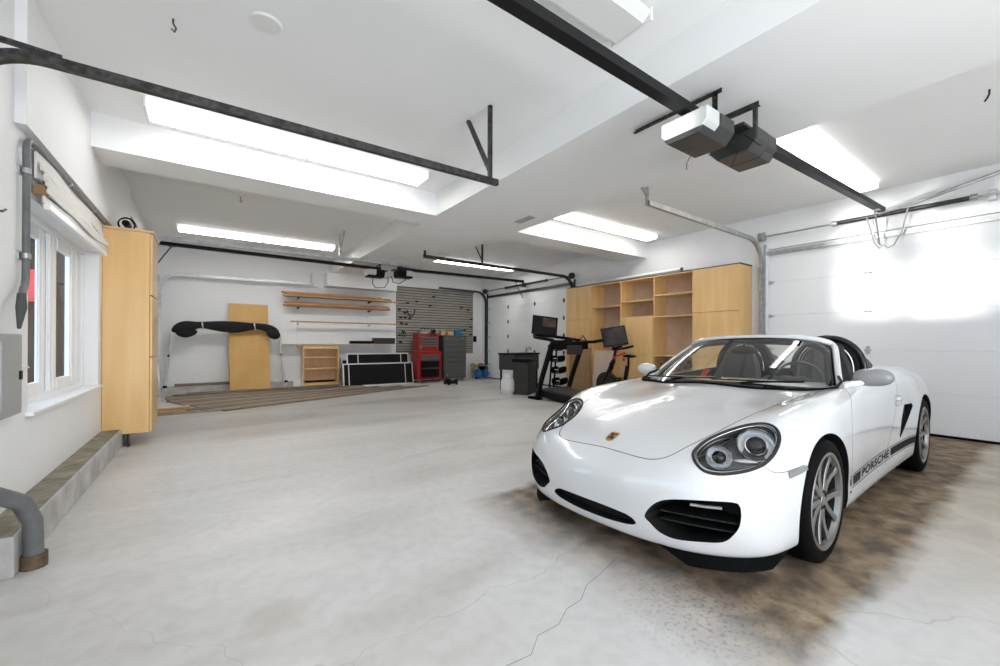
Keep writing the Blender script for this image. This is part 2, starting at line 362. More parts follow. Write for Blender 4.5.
# pulled-up blind over the window
bl = thing('roller_blind', 'off-white fabric blind pulled up above the window beside the grey conduit', 'blind', (XL, WY0+.03, 0))
cloth = mat('blind_cloth', (.80, .77, .73), .85, noise=.1, nscale=6, stretch=(1, .4, 8))
def wavy(n, y0, y1, zf, xf, hh, th=.012):
    mm = MB(); v = []
    for i in range(n+1):
        y = y0+(y1-y0)*i/n
        for dx, dz in ((0, 0), (th, 0), (th, hh), (0, hh)): v.append((xf(y)+dx, y, zf(y)+dz))
    f = [(i*4+k, (i+1)*4+k, (i+1)*4+(k+1) % 4, i*4+(k+1) % 4) for i in range(n) for k in range(4)] + [(0, 1, 2, 3), (n*4+3, n*4+2, n*4+1, n*4)]
    mm.add(v, f, True); return mm
LB = 1.82
for k, (z, x, h) in enumerate(((2.19, .015, .17), (2.235, .035, .055), (2.185, .05, .05), (2.135, .062, .05), (2.09, .075, .045), (2.045, .06, .045))):
    wavy(30, 0, LB, lambda y: z + .012*math.sin(y*3+k*2), lambda y: x + .008*math.sin(y*5+k), h).build('pleat', cloth, bl)
m = MB(); m.box(.05, .085, .02, LB-.02, 2.0, 2.045); m.build('bottom_rail', vinyl, bl, bevel=.006)
m = MB(); m.box(.01, .07, 0, .05, 2.09, 2.15); m.build('bracket', mat('worn_wood_bracket', (.30, .17, .08), .7), bl)
m = MB(); m.tube([(.05, .02, 2.18), (.06, .4, 2.14), (.085, .9, 2.10), (.07, 1.2, 2.15)], .005); m.build('pull_cord', mat('dark_cord', (.12, .09, .07), .8), bl)

# garage doors
def garage_door(n, x, y0, y1, ztop, inward, windows=False, nsec=5, hinges=(.8, 2.4, 4.0)):
    """inward: +1 if the room lies towards +x"""
    o = bpy.data.objects.new('door_%d' % n, None); o.location = (x, y0, 0); COL.objects.link(o); struct(o)
    L = y1-y0; h = ztop/nsec
    for k in range(nsec):
        m = MB(); a = k*h+.004+(.012 if k == 0 else 0); b = (k+1)*h-.004
        if windows and k in (3, 4):
            m.box(-.02, .02, 0, L, a, a+.03); m.box(-.02, .02, 0, L, b-.03, b); nw = 11
            for j in range(nw+1): m.box(-.02, .02, max(0, j*L/nw-.04), min(L, j*L/nw+.04), a+.03, b-.03)
        else: m.box(-.02, .02, 0, L, a, b)
        p = m.build('door_panel', door_white, o, bevel=.004)
        if k < nsec-1: MB().box(-.014, .012, .001, L-.001, b-.01, b+.018).build('joint_tongue', door_white, p)
        if windows and k in (3, 4): MB().box(-.003, .003, .03, L-.03, a+.02, b-.02).build('door_pane', win_glass, p)
    s_ = inward
    m = MB(); m.box(min(s_*.02, s_*.035), max(s_*.02, s_*.035), 0, L, .0, .03); m.build('bottom_seal', black_matte, o)
    for k in range(1, nsec):
        for yy in hinges:
            m = MB(); X0 = s_*.02; X1 = s_*.03
            m.box(min(X0, X1), max(X0, X1), yy-.022, yy+.022, k*h-.055, k*h+.055); m.cyl((s_*.034, yy-.04, k*h), (s_*.034, yy+.04, k*h), .009, n=8)
            m.build('hinge', galv if n == 1 else dark_steel, o)
        for yy in (.05, L-.05):
            m = MB(); m.box(min(s_*.02, s_*.05), max(s_*.02, s_*.05), yy-.03, yy+.03, k*h-.03, k*h+.03); m.cyl((s_*.045, yy-.07, k*h), (s_*.045, yy+.07, k*h), .012, n=8)
            m.build('roller_hinge', galv, o)
    m = MB(); m.sweep([(s_*.05, 0.02, ztop-.06), (s_*.05, L-.02, ztop-.06)], [(-.025, -.03), (.025, -.03), (.025, -.022), (-.015, -.022), (-.015, .022), (.025, .022), (.025, .03), (-.025, .03)]); m.build('stiffening_strut', galv if n == 1 else dark_steel, o)
    return o
garage_door(1, XR+.03, -1.95, 2.90, 2.66, -1, hinges=(.6, 2.1, 3.59))
garage_door(2, XR+.03, 7.2, 11.02, 2.68, -1, nsec=6, hinges=(.35, 1.5, 2.74))
garage_door(3, XL-.06, -2.0, 2.93, 2.5, 1, windows=True)
garage_door(4, XL-.06, 7.78, 11.08, 2.5, 1, hinges=(.6, 1.7, 2.8))
m = MB(); m.box(XR-.03, XR-.001, 2.86, 2.93, 0, 2.7); struct(m.build('trim_9', door_white, bevel=.003))
m = MB(); m.box(XR-.03, XR-.001, 11.03, 11.1, 0, 2.66); struct(m.build('trim_10', door_white, bevel=.003))

# tracks, torsion springs, hangers
CH = [(-.03, -.025), (-.03, .025), (-.018, .025), (-.018, .02), (-.026, .02), (-.026, -.02), (.022, -.02), (.022, -.012), (.03, -.012), (.03, -.025)]
def angle_bar(mm, p0, p1, w=.032):
    d = (Vector(p1)-Vector(p0)); up = (1, 0, 0) if abs(d.normalized().z) > .8 else (0, 0, 1)
    mm.sweep([p0, p1], [(-w/2, -w/2), (w/2, -w/2), (w/2, -w/2+.003), (-w/2+.003, -w/2+.003), (-w/2+.003, w/2), (-w/2, w/2)], up)
    L = d.length; k = int(L/.045)
    for i in range(1, k):                      # punched holes read as small dark studs
        p = Vector(p0)+d*i/k; mm.cbox(p, (.012, .012, .012))
def track(label, y, xw, zt, xend, inward, r=.32, metal=galv, vertical=True, hang=(), w=1.0, group=None, brace=None):
    """vertical run by the wall xw, curve, horizontal run to xend at height zt"""
    t_ = thing('door_track', label, 'garage door track', (xw, y, 0), 0, group)
    s_ = inward; x0 = s_*.07
    pts = [(x0, 0, .03), (x0, 0, zt-r)] if vertical else [(x0, 0, zt-r-.15)]
    if vertical:
        m = MB(); m.sweep([(x0, 0, .02), (x0, 0, (zt-r)*.5), (x0, 0, zt-r)], [(-.03*w, -.02), (-.03*w, .02), (-.02*w, .02), (-.02*w, -.01), (.02*w, -.01), (.02*w, .02), (.03*w, .02), (.03*w, -.02)], (s_, 0, 0)); m.build('vertical_track', metal, t_)
        m = MB(); m.box(min(s_*.0, s_*.06), max(0, s_*.06), -.045, -.035, 0.02, zt-.05)
        m.build('track_angle', metal, t_)
        for z in (.3, .8, 1.3, 1.8, 2.2):
            m = MB(); m.box(min(0, s_*.09), max(0, s_*.09), -.05, .03, z-.02, z+.02); m.build('jamb_bracket', metal, t_)
    c = (x0+s_*r, 0, zt-r)
    cv = [(c[0]-s_*r*math.cos(a), 0, c[2]+r*math.sin(a)) for a in [PI/2*i/14 for i in range(15)]]
    m = MB(); prof = [(-.03*w, -.022*w), (-.03*w, .022*w), (-.02*w, .022*w), (-.024*w, .016*w), (-.024*w, -.016*w), (.024*w, -.016*w), (.024*w, .016*w), (.02*w, .022*w), (.03*w, .022*w), (.03*w, -.022*w)]
    # a side vector fixed along y for the curve
    def ysweep(mm, pts, pr):
        pts = [Vector(p) for p in pts]; v = []; n = len(pr)
        for i, p in enumerate(pts):
            d = (pts[min(i+1, len(pts)-1)]-pts[max(i-1, 0)]).normalized(); sd = Vector((0, 1, 0)); u = d.cross(sd)
            v += [p+u*a+sd*b for a, b in pr]
        mm.add(v, [(i*n+k, (i+1)*n+k, (i+1)*n+(k+1) % n, i*n+(k+1) % n) for i in range(len(pts)-1) for k in range(n)] + [tuple(range(n)), tuple((len(pts)-1)*n+k for k in range(n))])
    ysweep(m, cv, prof); m.build('track_curve', metal, t_)
    xe = xend-xw
    m = MB(); ysweep(m, [cv[-1], (xe, 0, zt+.02)], prof)
    m.build('horizontal_track', metal, t_)
    if brace:
        m = MB(); angle_bar(m, (s_*.0, .0, zt+.06), (c[0]+s_*brace, .0, zt+.04)); m.build('track_brace', metal, t_)
    for (hx, zc, dx, dy) in hang:
        hb = None
        m = MB(); angle_bar(m, (hx-xw, .03, zt), (hx-xw, .03, zc)); hb = m.build('track_hanger', metal, t_)
        if dx or dy:
            m = MB(); angle_bar(m, (hx-xw, .03, zt+.12), (hx-xw+dx, .03+dy, zc)); m.build('hanger_brace', metal, hb)
    return t_
track('dark perforated garage door track running across the near ceiling from the left wall', 2.93, XL-.10, 2.53, 2.05, 1, r=.30, metal=dark_steel, hang=((1.99, ZC, -.03, .32),), w=.85, brace=.05)
track('galvanised track high on the far left beside the tall wall cabinet', 8.1, XL, 2.74, 3.4, 1, r=.36, hang=((2.02, ZC, 0, -.3),))
track('galvanised track with a bend, low along the back wall above the leaning plywood', 11.2, XL, 2.60, 2.15, 1, r=.34, hang=((2.1, 2.9, 0, 0),))
track('long grey track running from the far right garage door to the beam', 7.18, XR, 2.77, 3.3, -1, r=.34, hang=((4.66, ZC, 0, .25), (3.35, ZB, 0, .0)), metal=dark_steel)
track('dark vertical track in the far corner beside the slatted panel', 11.06, XR, 2.77, 5.6, -1, r=.34, metal=dark_steel, vertical=True)
track('galvanised track beside the maple shelving wall, bending above the near right garage door', 2.94, XR, 2.80, 4.25, -1, r=.42, hang=((4.27, ZC-.2, -.12, .0),))
def torsion(label, y0, y1, x, z, spans, mt=galv, group=None):
    t_ = thing('torsion_spring_shaft', label, 'door spring', (x, y0, z), 0, group)
    MB().cyl((0, 0, 0), (0, y1-y0, 0), .013, n=10).build('shaft', mt, t_)
    for a, b in spans:
        m = MB(); n = int((b-a)/.018); pts = []
        m.cyl((0, a-y0, 0), (0, b-y0, 0), .026, n=12)
        for i in range(n): m.cyl((0, a-y0+i*.018+.003, 0), (0, a-y0+i*.018+.011, 0), .031, n=12)
        m.build('spring', dark_steel, t_)
        for q in (a, b): MB().cyl((0, q-y0-.03, 0), (0, q-y0+.03, 0), .04, n=12).build('spring_cone', mt, t_)
    for q in (.06, y1-y0-.06):
        m = MB(); m.cyl((0, q-.03, 0), (0, q+.03, 0), .07, n=20); m.cyl((0, q-.035, 0), (0, q-.03, 0), .08, n=20); m.cyl((0, q+.03, 0), (0, q+.035, 0), .08, n=20); m.build('cable_drum', mt, t_)
    m = MB(); m.box(0.0, .12, (y1-y0)/2-.03, (y1-y0)/2+.03, -.06, .06); m.build('centre_bracket', mt, t_)
    return t_
torsion('steel spring bar above the near right garage door', -1.9, 2.98, XR-.11, 2.86, ((.68, 1.98), ), galv)
torsion('dark spring bar above the far right garage door', 7.1, 11.1, XR-.11, 2.80, ((8.1, 9.9),), dark_steel)

# garage door openers
dk_cover = mat('opener_cover', (.05, .05, .049), .35, metal=.3)
lens_m = mat('opener_lens', (.60, .60, .585), .4)
def opener(label, loc, rz, rail_len, rail_dz, detail=True, group=None, sc=1.0, by=(-.15, .15), bodymat=dk_cover, cap=None):
    cap = cap or lens_m
    """body around origin, rail along local +x"""
    t_ = thing('garage_door_opener', label, 'garage door opener', loc, rz, group)
    B = Matrix.Scale(sc, 4)
    m = MB(); sect = [(-.17, .055), (-.17, -.03), (-.11, -.10), (.11, -.10), (.17, -.03), (.17, .055)]
    m.prism([(y, z) for y, z in sect], -.09, .10, M=B @ Matrix(((0, 0, 1, 0), (1, 0, 0, 0), (0, 1, 0, 0), (0, 0, 0, 1)))); m.build('motor_cover', bodymat, t_, bevel=.008)
    m = MB(); m.prism([(-.165, .06), (-.165, -.03), (-.12, -.07), (.12, -.07), (.165, -.03), (.165, .06)], .10, .26, M=B @ Matrix(((0, 0, 1, 0), (1, 0, 0, 0), (0, 1, 0, 0), (0, 0, 0, 1)))); m.build('light_lens', cap, t_, bevel=.01)
    m = MB(); m.prism([(-.14, -.062), (-.11, -.10), (.11, -.10), (.14, -.062)], .10, .27, M=B @ Matrix(((0, 0, 1, 0), (1, 0, 0, 0), (0, 1, 0, 0), (0, 0, 0, 1)))); m.build('bottom_tray', bodymat, t_, bevel=.006)
    m = MB(); m.box(-.18, .22, -.12, .12, .055, .075, M=B); m.build('chassis', dark_steel, t_)
    m = MB(); m.sweep([(-.05, 0, .105), (rail_len, 0, .14+rail_dz)], [(-.036, -.026), (.036, -.026), (.036, .034), (.016, .034), (.016, .0), (-.016, .0), (-.016, .034), (-.036, .034)]); rl = m.build('rail', black_metal, t_)
    m = MB(); m.tube([(.2, 0, .12), (rail_len-.1, 0, .155+rail_dz)], .006); m.build('drive_chain', galv, rl)
    z1 = ZB-loc[2]
    m = MB(); angle_bar(m, (0, by[0], z1-.02), (0, by[1], z1-.02)); 
    for yy in (-.12, .08): angle_bar(m, (0, yy, .07), (0, yy, z1-.02), .026)
    m.build('hanging_bracket', dark_steel, t_)
    m = MB(); m.box(rail_len-.3, rail_len-.2, -.03, .03, .10+rail_dz, .13+rail_dz); m.tube([(rail_len-.25, .02, .1+rail_dz), (rail_len-.12, .02, -.12+rail_dz), (rail_len-.02, .02, -.3+rail_dz), (rail_len+.03, .02, -.3+rail_dz)], .011); m.build('door_arm', galv if detail else dark_steel, t_)
    if detail:
        m = MB(); m.tube([(-.19, .12, .05), (-.26, .2, -.03), (-.25, .26, -.1), (-.2, .29, -.13)], .003); m.tube([(-.2, .05, .0), (-.3, .10, -.05), (-.33, .04, -.15)], .002); m.build('loose_wire', black_plastic, t_)
    return t_
opener('dark opener with a white lens under the near beam, rail running overhead leftwards', (2.84, 1.52, 2.62), PI, 4.0, .0, by=(-.58, .12))
opener('dark opener behind the white-lensed one, its rail running to the right garage door', (3.24, 1.47, 2.64), 0, 3.98, .13, cap=dk_cover)
of1 = opener('small black opener with a white end under the far beam, left of the two', (3.10, 9.1, 2.70), PI, 3.9, 0, False, bodymat=black_plastic)
of2 = opener('small black opener under the far beam, right of the two', (3.58, 9.05, 2.74), 0, 3.65, 0, False, bodymat=black_plastic)
def hang_on(o, par): o.parent = par; o.matrix_parent_inverse = (Matrix.Translation(par.location) @ Matrix.Rotation(par.rotation_euler.z, 4, 'Z')).inverted()
m = MB(); m.tube([(2.95, 9.0, 2.66), (2.93, 9.0, 2.45), (3.0, 9.0, 2.36), (3.2, 9.0, 2.38), (3.28, 9.0, 2.5), (3.28, 9.0, 2.62)], .009); hang_on(m.build('power_cord', black_plastic), of1)
m = MB(); m.tube([(3.36, 9.0, 2.66), (3.4, 9.0, 2.52), (3.55, 9.0, 2.5), (3.7, 9.0, 2.6), (3.72, 9.0, 2.68)], .009); hang_on(m.build('power_cord', black_plastic), of2)
# bent conduit to door 1 arm
m = MB(); m.tube([(7.2, 1.5, 2.88), (7.18, 1.25, 2.9), (7.22, .75, 3.02), (7.3, .35, 3.14), (7.33, -.6, 3.19)], .022); tag(m.build('ceiling_conduit', galv), 'grey pipe bent along the top of the near right garage door', 'pipe')
m = MB(); m.tube([(7.2, 1.62, 2.85), (7.24, 1.55, 2.5), (7.25, 1.5, 2.42), (7.25, 1.46, 2.46), (7.25, 1.42, 2.41), (7.25, 1.36, 2.44), (7.24, 1.28, 2.6), (7.2, 1.22, 2.88)], .009); tag(m.build('pull_rope', mat('grey_cable', (.35, .34, .33), .5)), 'looped cable hanging in front of the near right door', 'cable')

# ceiling lights
def light_fixture(label, x, y, L, lit=True, w=.27, group='strip lights on the ceiling', z=ZC):
    t_ = thing('strip_light', label, 'ceiling light', (x, y, z), 0, group)
    m = MB(); m.box(0, L, -w*.42, w*.42, -.03, 0); m.build('frame', white_plastic, t_)
    for k in (0, 1):
        a, b = .02+k*L/2, L/2+k*L/2-.015
        pr = [(-w/2, -.02), (-w/2, -.045), (-w*.36, -.075), (w*.36, -.075), (w/2, -.045), (w/2, -.02)]
        m = MB(); m.prism(pr, a, b, M=Matrix(((0, 0, 1, 0), (1, 0, 0, 0), (0, 1, 0, 0), (0, 0, 0, 1)))); df = m.build('diffuser', lamp_side if lit else lamp_off, t_)
        m = MB(); m.prism([(-w*.36, -.075), (-w*.35, -.079), (w*.35, -.079), (w*.36, -.075)], a+.004, b-.004, M=Matrix(((0, 0, 1, 0), (1, 0, 0, 0), (0, 1, 0, 0), (0, 0, 0, 1)))); m.build('diffuser_lens', (lamp_far if y > 8 else lamp_on) if lit else lamp_off, df)
    for q in (0, L): MB().box(q-.012, q+.012, -w/2-.004, w/2+.004, -.08, 0).build('end_cap', white_plastic, t_, bevel=.004)
    return t_
light_fixture('lit strip light on the near left ceiling, behind the dark door track', -.46, 4.72, 2.62, w=.34)
light_fixture('lit strip light in the far left bay, above the leaning plywood', -.48, 9.3, 2.66, w=.28)
light_fixture('lit strip light recessed beyond the beam, above the maple shelving', 4.25, 4.74, 2.7, w=.27)
light_fixture('lit strip light on the right, beside the black opener rail', 4.35, 1.60, 2.62, w=.30)
light_fixture('lit strip light in the far right bay, before the far garage door', 4.2, 9.05, 2.65, w=.27)
light_fixture('unlit strip light fixture at the top edge, left of the black rail', -.45, 1.66, 2.66, lit=False, w=.30)

# small ceiling things
m = MB(); m.lathe([(0, -.012), (.085, -.012), (.095, 0)], 32, M=T(.29, 3.04, ZC)); tag(m.build('ceiling_cover_plate', white_plastic), 'round white cover plate on the near ceiling', 'cover plate')
m = MB(); m.box(3.60, 3.72, 4.36, 4.72, ZB-.008, ZB); 
for k in range(6): m.box(3.61+k*.018, 3.618+k*.018, 4.38, 4.70, ZB-.012, ZB-.008)
tag(m.build('ceiling_vent', mat('vent_grey', (.45, .45, .44), .5)), 'small grey slotted vent under the beam', 'vent')
for (x, y, z, l) in ((-.2, 3.35, ZC, 'small dark screw hook in the near ceiling'), (4.38, .34, ZB, 'dark fixing stub under the beam at upper right'), (.35, 6.9, ZC, 'tiny hook in the far left ceiling')):
    m = MB(); m.tube([(x, y, z), (x, y, z-.03), (x+.015, y+.01, z-.05), (x+.005, y+.02, z-.07), (x-.01, y+.01, z-.06)], .006); tag(m.build('ceiling_hook', dark_steel), l, 'hook')

# conduits and panel on the left wall
def clamps(m, pts, r):
    for p, d in pts: m.cyl(Vector(p)-Vector(d)*.015, Vector(p)+Vector(d)*.015, r, n=14)
cd = thing('conduit', 'grey conduit running down beside the window and along above it', 'conduit', (XL, 3.74, 0))
m = MB(); m.tube([(.03, 2.15, 2.385), (.03, .0, 2.375)] + [(.03, -.02-.08*math.sin(a), 2.295+.08*math.cos(a)) for a in [PI/2*i/8 for i in range(9)]] + [(.03, -.10, 1.62), (.03, -.10, 1.53), (.035, -.14, 1.475), (.05, -.22, 1.45), (.06, -.275, 1.41), (.06, -.29, 1.3)], .017, n=12); m.build('pipe', grey_pvc, cd)
m = MB(); m.tube([(.06, -.285, 1.42), (.062, -.295, 1.34), (.05, -.28, 1.22)], [.018, .023, .008], n=12); m.build('flexible_end', mat('flex_sleeve', (.07, .07, .07), .7, bump=.5), cd)
for p, d in (((.03, -.10, 2.17), (0, 0, 1)), ((.03, -.10, 1.66), (0, 0, 1)), ((.03, .8, 2.38), (0, 1, 0)), ((.03, 1.6, 2.383), (0, 1, 0))):
    m = MB(); clamps(m, [(p, d)], .022); m.box(0.0, .01, p[1]-.03, p[1]+.03, p[2]-.025, p[2]+.025); m.build('clamp', galv, cd)
cd2 = thing('floor_conduit', 'grey pipe stub bending from the wall down to the floor, bottom left', 'conduit', (XK, 3.05, 0))
m = MB(); m.tube([(-.13, -.34, .55), (-.05, -.2, .46), (.02, -.06, .36), (.045, .0, .24), (.045, .02, .02)], .038, n=14); m.build('pipe', grey_pvc, cd2)
m = MB(); m.cyl((.045, .02, .0), (.045, .02, .07), .05, n=14); m.build('rusty_collar', mat('rusty_collar', (.15, .10, .06), .8, noise=.5, nscale=30), cd2)
cd3 = thing('conduit', 'thin grey conduit sloping up the wall above the tall cabinet', 'conduit', (XL, 5.7, 0))
m = MB(); m.tube([(.02, .0, 2.88), (.03, 2.4, 2.86)], .018, n=10); m.build('pipe', grey_pvc, cd3)
ep = thing('electrical_panel', 'grey electrical breaker panel on the left wall at the frame edge', 'electrical panel', (XL, 3.2, .73))
gp = mat('panel_grey', (.38, .39, .39), .4)
MB().box(0, .035, 0, .37, 0, .46).build('surround', gp, ep, bevel=.006)
dd = MB().box(.035, .045, .04, .33, .04, .42).build('panel_door', gp, ep, bevel=.004)
MB().box(.045, .052, .285, .315, .2, .25).build('latch', black_plastic, dd)
m = MB(); m.tube([(XL, 3.66, 1.0), (XL+.03, 3.66, 1.0), (XL+.03, 3.69, .99)], .006); tag(m.build('cord_cleat', white_plastic), 'small white cleat on the wall between panel and window', 'cleat')
m = MB(); m.tube([(XL, 3.3, 1.84), (XL+.03, 3.3, 1.84), (XL+.03, 3.34, 1.86)], .006); tag(m.build('wall_hook', dark_steel), 'small dark hook on the left wall at the frame edge', 'hook')

# tall maple wall cabinet on the left
def handleless(m, *a): m.box(*a)
tc_ = thing('tall_cabinet', 'tall maple cabinet hung on the left wall just past the window', 'cabinet', (XL, 5.93, .15))
m = MB(); m.box(.003, .385, 0, .6, 0, 2.2); m.build('body', maple, tc_, bevel=.003)
for z0, z1 in ((.0, .82), (.83, 1.5), (1.51, 2.195)): MB().box(.388, .408, .005, .595, z0+.003, z1).build('door', maple, tc_, bevel=.003)
MB().box(-.0, .42, -.012, .61, 2.2, 2.225).build('top_board', maple_in, tc_, bevel=.003)
m = MB(); m.tube([(XL+.17+(.07+.006*math.sin(a*.7))*math.cos(a), 6.12+.02*math.sin(a*.31), 2.455+.07*math.sin(a)) for a in [i*PI/10 for i in range(100)]], .006, n=6); m.cyl((XL+.17, 6.06, 2.455), (XL+.17, 6.2, 2.455), .035, n=12); m.box(XL+.12, XL+.22, 6.08, 6.18, 2.377, 2.40)
tag(m.build('cable_coil', black_plastic), 'coil of black cable on top of the tall maple cabinet', 'cable')
m = MB(); m.box(XK-.0+.005, XK+.03, 6.0, 6.05, .01, .14); m.cyl((XK+.05, 5.98, .0), (XK+.05, 5.98, .14), .012); tag(m.build('pipe_stub', dark_steel), 'short rusty pipe fitting at the kerb beneath the tall cabinet', 'pipe')
# light switch box etc at the back left
m = MB(); m.box(XL+.02, XL+.06, 7.2, 7.25, .9, .95)

m = MB(); pts = [(.86, 1.17), (.98, 1.16), (1.06, 1.22), (1.16, 1.22), (1.25, 1.27), (1.36, 1.28), (1.47, 1.34), (1.60, 1.37), (1.78, 1.42)]
v = []
for i, (x, y) in enumerate(pts): v += [(x+.01*math.sin(i*5), y-.0013, .0009), (x+.01*math.sin(i*5), y+.0013, .0009)]
m.add(v, [(2*i, 2*i+2, 2*i+3, 2*i+1) for i in range(len(pts)-1)]); struct(m.build('trim_11', mat('crack_dark', (.16, .15, .14), .9)))

# ------------------------------------------------------------------ back wall goods
sw = thing('slat_wall_panel', 'grey-brown slatted wall panel hung with small hooks on the back wall', 'wall panel', (4.40, YB, .80))
slatm = mat('slat_grey', (.36, .33, .29), .5, noise=.15, nscale=3)
m = MB(); m.box(0, 2.6, -.012, -.001, 0, 1.96); m.build('backing', mat('slat_groove', (.05, .045, .04), .8), sw); m = MB()
for k in range(25): m.prism([(-.012, .006+k*.0785), (-.03, .012+k*.0785), (-.03, .066+k*.0785), (-.012, .052+k*.0785)], 0, 2.6, M=Matrix(((0, 0, 1, 0), (1, 0, 0, 0), (0, 1, 0, 0), (0, 0, 0, 1))))
m.build('slats', slatm, sw)
m = MB(); m.box(-.02, 2.62, -.035, 0, 1.955, 1.985); m.build('top_edge', mat('slat_edge', (.12, .11, .10), .6), sw)
hooks = [(.08, 1.30, 'at the left edge, above the strap'), (.25, 1.22, 'just under the strap at upper left'), (.33, 1.50, 'high near the left edge, holding the strap'), (.12, 1.07, 'first from the left in the middle-left cluster'), (.26, 1.07, 'second from the left in the middle-left cluster'), (.4, 1.05, 'third from the left in the middle-left cluster'), (.15, .9, 'left one of the lower two in the left cluster'), (.3, .88, 'right one of the lower two in the left cluster'), (.62, 1.56, 'high, right of the strap hook'), (1.05, 1.46, 'upper middle, above the red chest'), (1.17, 1.74, 'topmost near the middle of the panel'), (2.15, 1.46, 'upper right, left one of a pair'), (2.4, 1.40, 'upper right, right one of a pair'), (2.5, .85, 'right edge, above the grey cabinet'), (2.52, 1.1, 'right edge, middle height'), (.1, .55, 'low left, beside the tangled strap'), (.2, .66, 'low left, right of the tangled strap'), (.12, .35, 'lowest at the left edge'), (2.5, .6, 'lowest at the right edge')]
hk = None
for i, (x, z, where) in enumerate(hooks):
    if hk is None:
        m = MB(); m.tube([(0, -.03, 0), (0, -.09, 0), (0, -.14, -.015), (0, -.15, .02)], .008, n=6); m.box(-.035, .035, -.036, -.028, -.02, .03); hk = m.build('tool_hook', black_metal); o = hk
    else: o = hk.copy(); COL.objects.link(o)
    o.location = (4.4+x, YB, .8+z); tag(o, 'black hook on the slatted panel, ' + where, 'hook', 'hooks on the slatted panel')
for x, z, pts, l in ((.3, 1.3, [(0, 0), (.05, -.12), (.14, -.2), (.22, -.12), (.26, .04)], 'black strap looped from a hook at the left of the slatted panel'), (.14, .62, [(0, 0), (.03, -.1), (.06, .05), (.09, -.12), (.13, .02)], 'small tangled black strap low on the slatted panel')):
    m = MB(); m.tube([(4.4+x+a, YB-.07, .8+z+b) for a, b in pts], .012, n=6); tag(m.build('strap', black_matte), l, 'strap')
m = MB(); m.box(7.02, 7.13, YB-.04, YB-.001, 1.17, 1.36); tag(m.build('wall_switch_box', black_plastic, bevel=.005), 'small black box on the back wall right of the slatted panel', 'switch box')

# wall standards and lumber
for i, (x, z0, z1) in enumerate(((1.80, .3, 2.5), (3.58, 1.1, 2.5))):
    t_ = thing('shelf_standard', ['slotted white shelf standard near the small bookcase', 'slotted white shelf standard near the slatted panel'][i], 'shelf standard', (x, YB, 0), 0, 'lumber rack standards')
    MB().box(-.007, .007, -.010, -.001, z0, z1).build('upright', white_wall, t_)
    for z in (2.27, 2.03, 1.63, 1.07): MB().prism([(-.012, 0), (-.3, -.008), (-.3, -.03), (-.012, -.06)], -.006, .006, M=T(0, 0, z) @ Matrix(((0, 0, 1, 0), (1, 0, 0, 0), (0, 1, 0, 0), (0, 0, 0, 1)))).build('bracket', black_metal if z > 2 else white_plastic, t_)
def board(name, label, cat, p, L, w, h, rz, mt, group=None, rx=0, ry=0, nlab=None):
    m = MB(); m.box(0, L, 0, w, 0, h); o = m.build(name, mt, bevel=.003)
    o.location = p; o.rotation_euler = (rx, ry, rz); tag(o, label, cat, group); return o
G = 'lumber on the wall rack'
rows = [(1.44, 2.28, 2.72, .04, 'bottom board of the upper lumber row'), (1.50, 2.315, 2.64, .035, 'middle board of the upper lumber row'), (1.42, 2.35, 2.45, .04, 'top board of the upper lumber row, thicker at left'),
        (1.46, 2.04, 2.66, .04, 'bottom board of the second lumber row'), (1.52, 2.08, 2.58, .035, 'middle board of the second lumber row'), (1.48, 2.115, 2.6, .03, 'top board of the second lumber row')]
for i, (x, z, L, h, l) in enumerate(rows):
    for k in range(2):
        board('lumber_board', l + (', at the front' if k == 0 else ', against the wall'), 'lumber', (x+k*.06, YB-.30+k*.135, z), L-k*.1, .12, h, 0, lumber if (i+k) % 2 else lumber2, G)
board('lumber_strip', 'long thin strip reaching the slatted panel in the upper row', 'lumber', (1.9, YB-.045, 2.28), 2.55, .03, .035, 0, lumber2, G)
board('lumber_strip', 'long thin wooden strip alone on the third rack row', 'lumber', (1.62, YB-.28, 1.64), 2.75, .06, .035, 0, lumber2, G)
board('rack_shelf', 'long thin painted shelf board above the small bookcase', 'shelf', (1.42, YB-.26, 1.08), 2.85, .24, .022, 0, mat('shelf_edge', (.62, .50, .36), .6))
m = MB(); m.box(3.05, 3.75, YB-.24, YB-.1, 1.105, 1.17); m.box(3.06, 3.72, YB-.22, YB-.12, 1.17, 1.185); tag(m.build('black_bar_case', black_plastic, bevel=.01), 'flat long black case on the rack shelf', 'case')
m = MB(); m.box(3.68, 4.28, YB-.25, YB-.08, 1.105, 1.27)
for k in range(6): m.box(3.70+k*.1, 3.76+k*.1, YB-.265, YB-.25, 1.13, 1.25)
tag(m.build('black_ribbed_case', mat('black_ribbed', (.03, .03, .03), .5), bevel=.01), 'ribbed black case at the right end of the rack shelf', 'case')

# small maple bookcase
bc = thing('small_bookcase', 'small open maple bookcase standing against the back wall under the rack', 'bookcase', (1.88, YB-.36, .0))
m = MB(); m.box(0, .03, 0, .28, .0, 1.06); m.box(.82, .85, 0, .28, .0, 1.06); m.box(.03, .82, 0, .28, .0, .10); m.box(.03, .82, 0, .28, 1.03, 1.06); m.box(.03, .82, 0, .02, .97, 1.03); m.box(.03, .82, .005, .02, .10, .13)
m.build('carcass', lumber2 if False else maple, bc, bevel=.003)
MB().box(.03, .82, .26, .28, .1, 1.03).build('back_panel', maple_in, bc)
for z in (.46, .75): MB().box(.03, .82, .01, .26, z, z+.025).build('shelf', maple, bc, bevel=.002)

# leaning plywood
m = MB(); m.box(0, .80, 0, .02, 0, 2.06); pw = m.build('plywood_sheet', ply, bevel=.002)
pw.location = (.37, 10.86, .035); pw.rotation_euler = (math.radians(-13.0), 0, math.radians(3)); tag(pw, 'tan plywood sheet leaning on the back wall behind the black fabric top', 'plywood')
board('kerb_board', 'dark old board lying on the back wall kerb left of the plywood', 'board', (-.62, YB-.16, .172), 1.05, .12, .055, 0, old_wood)

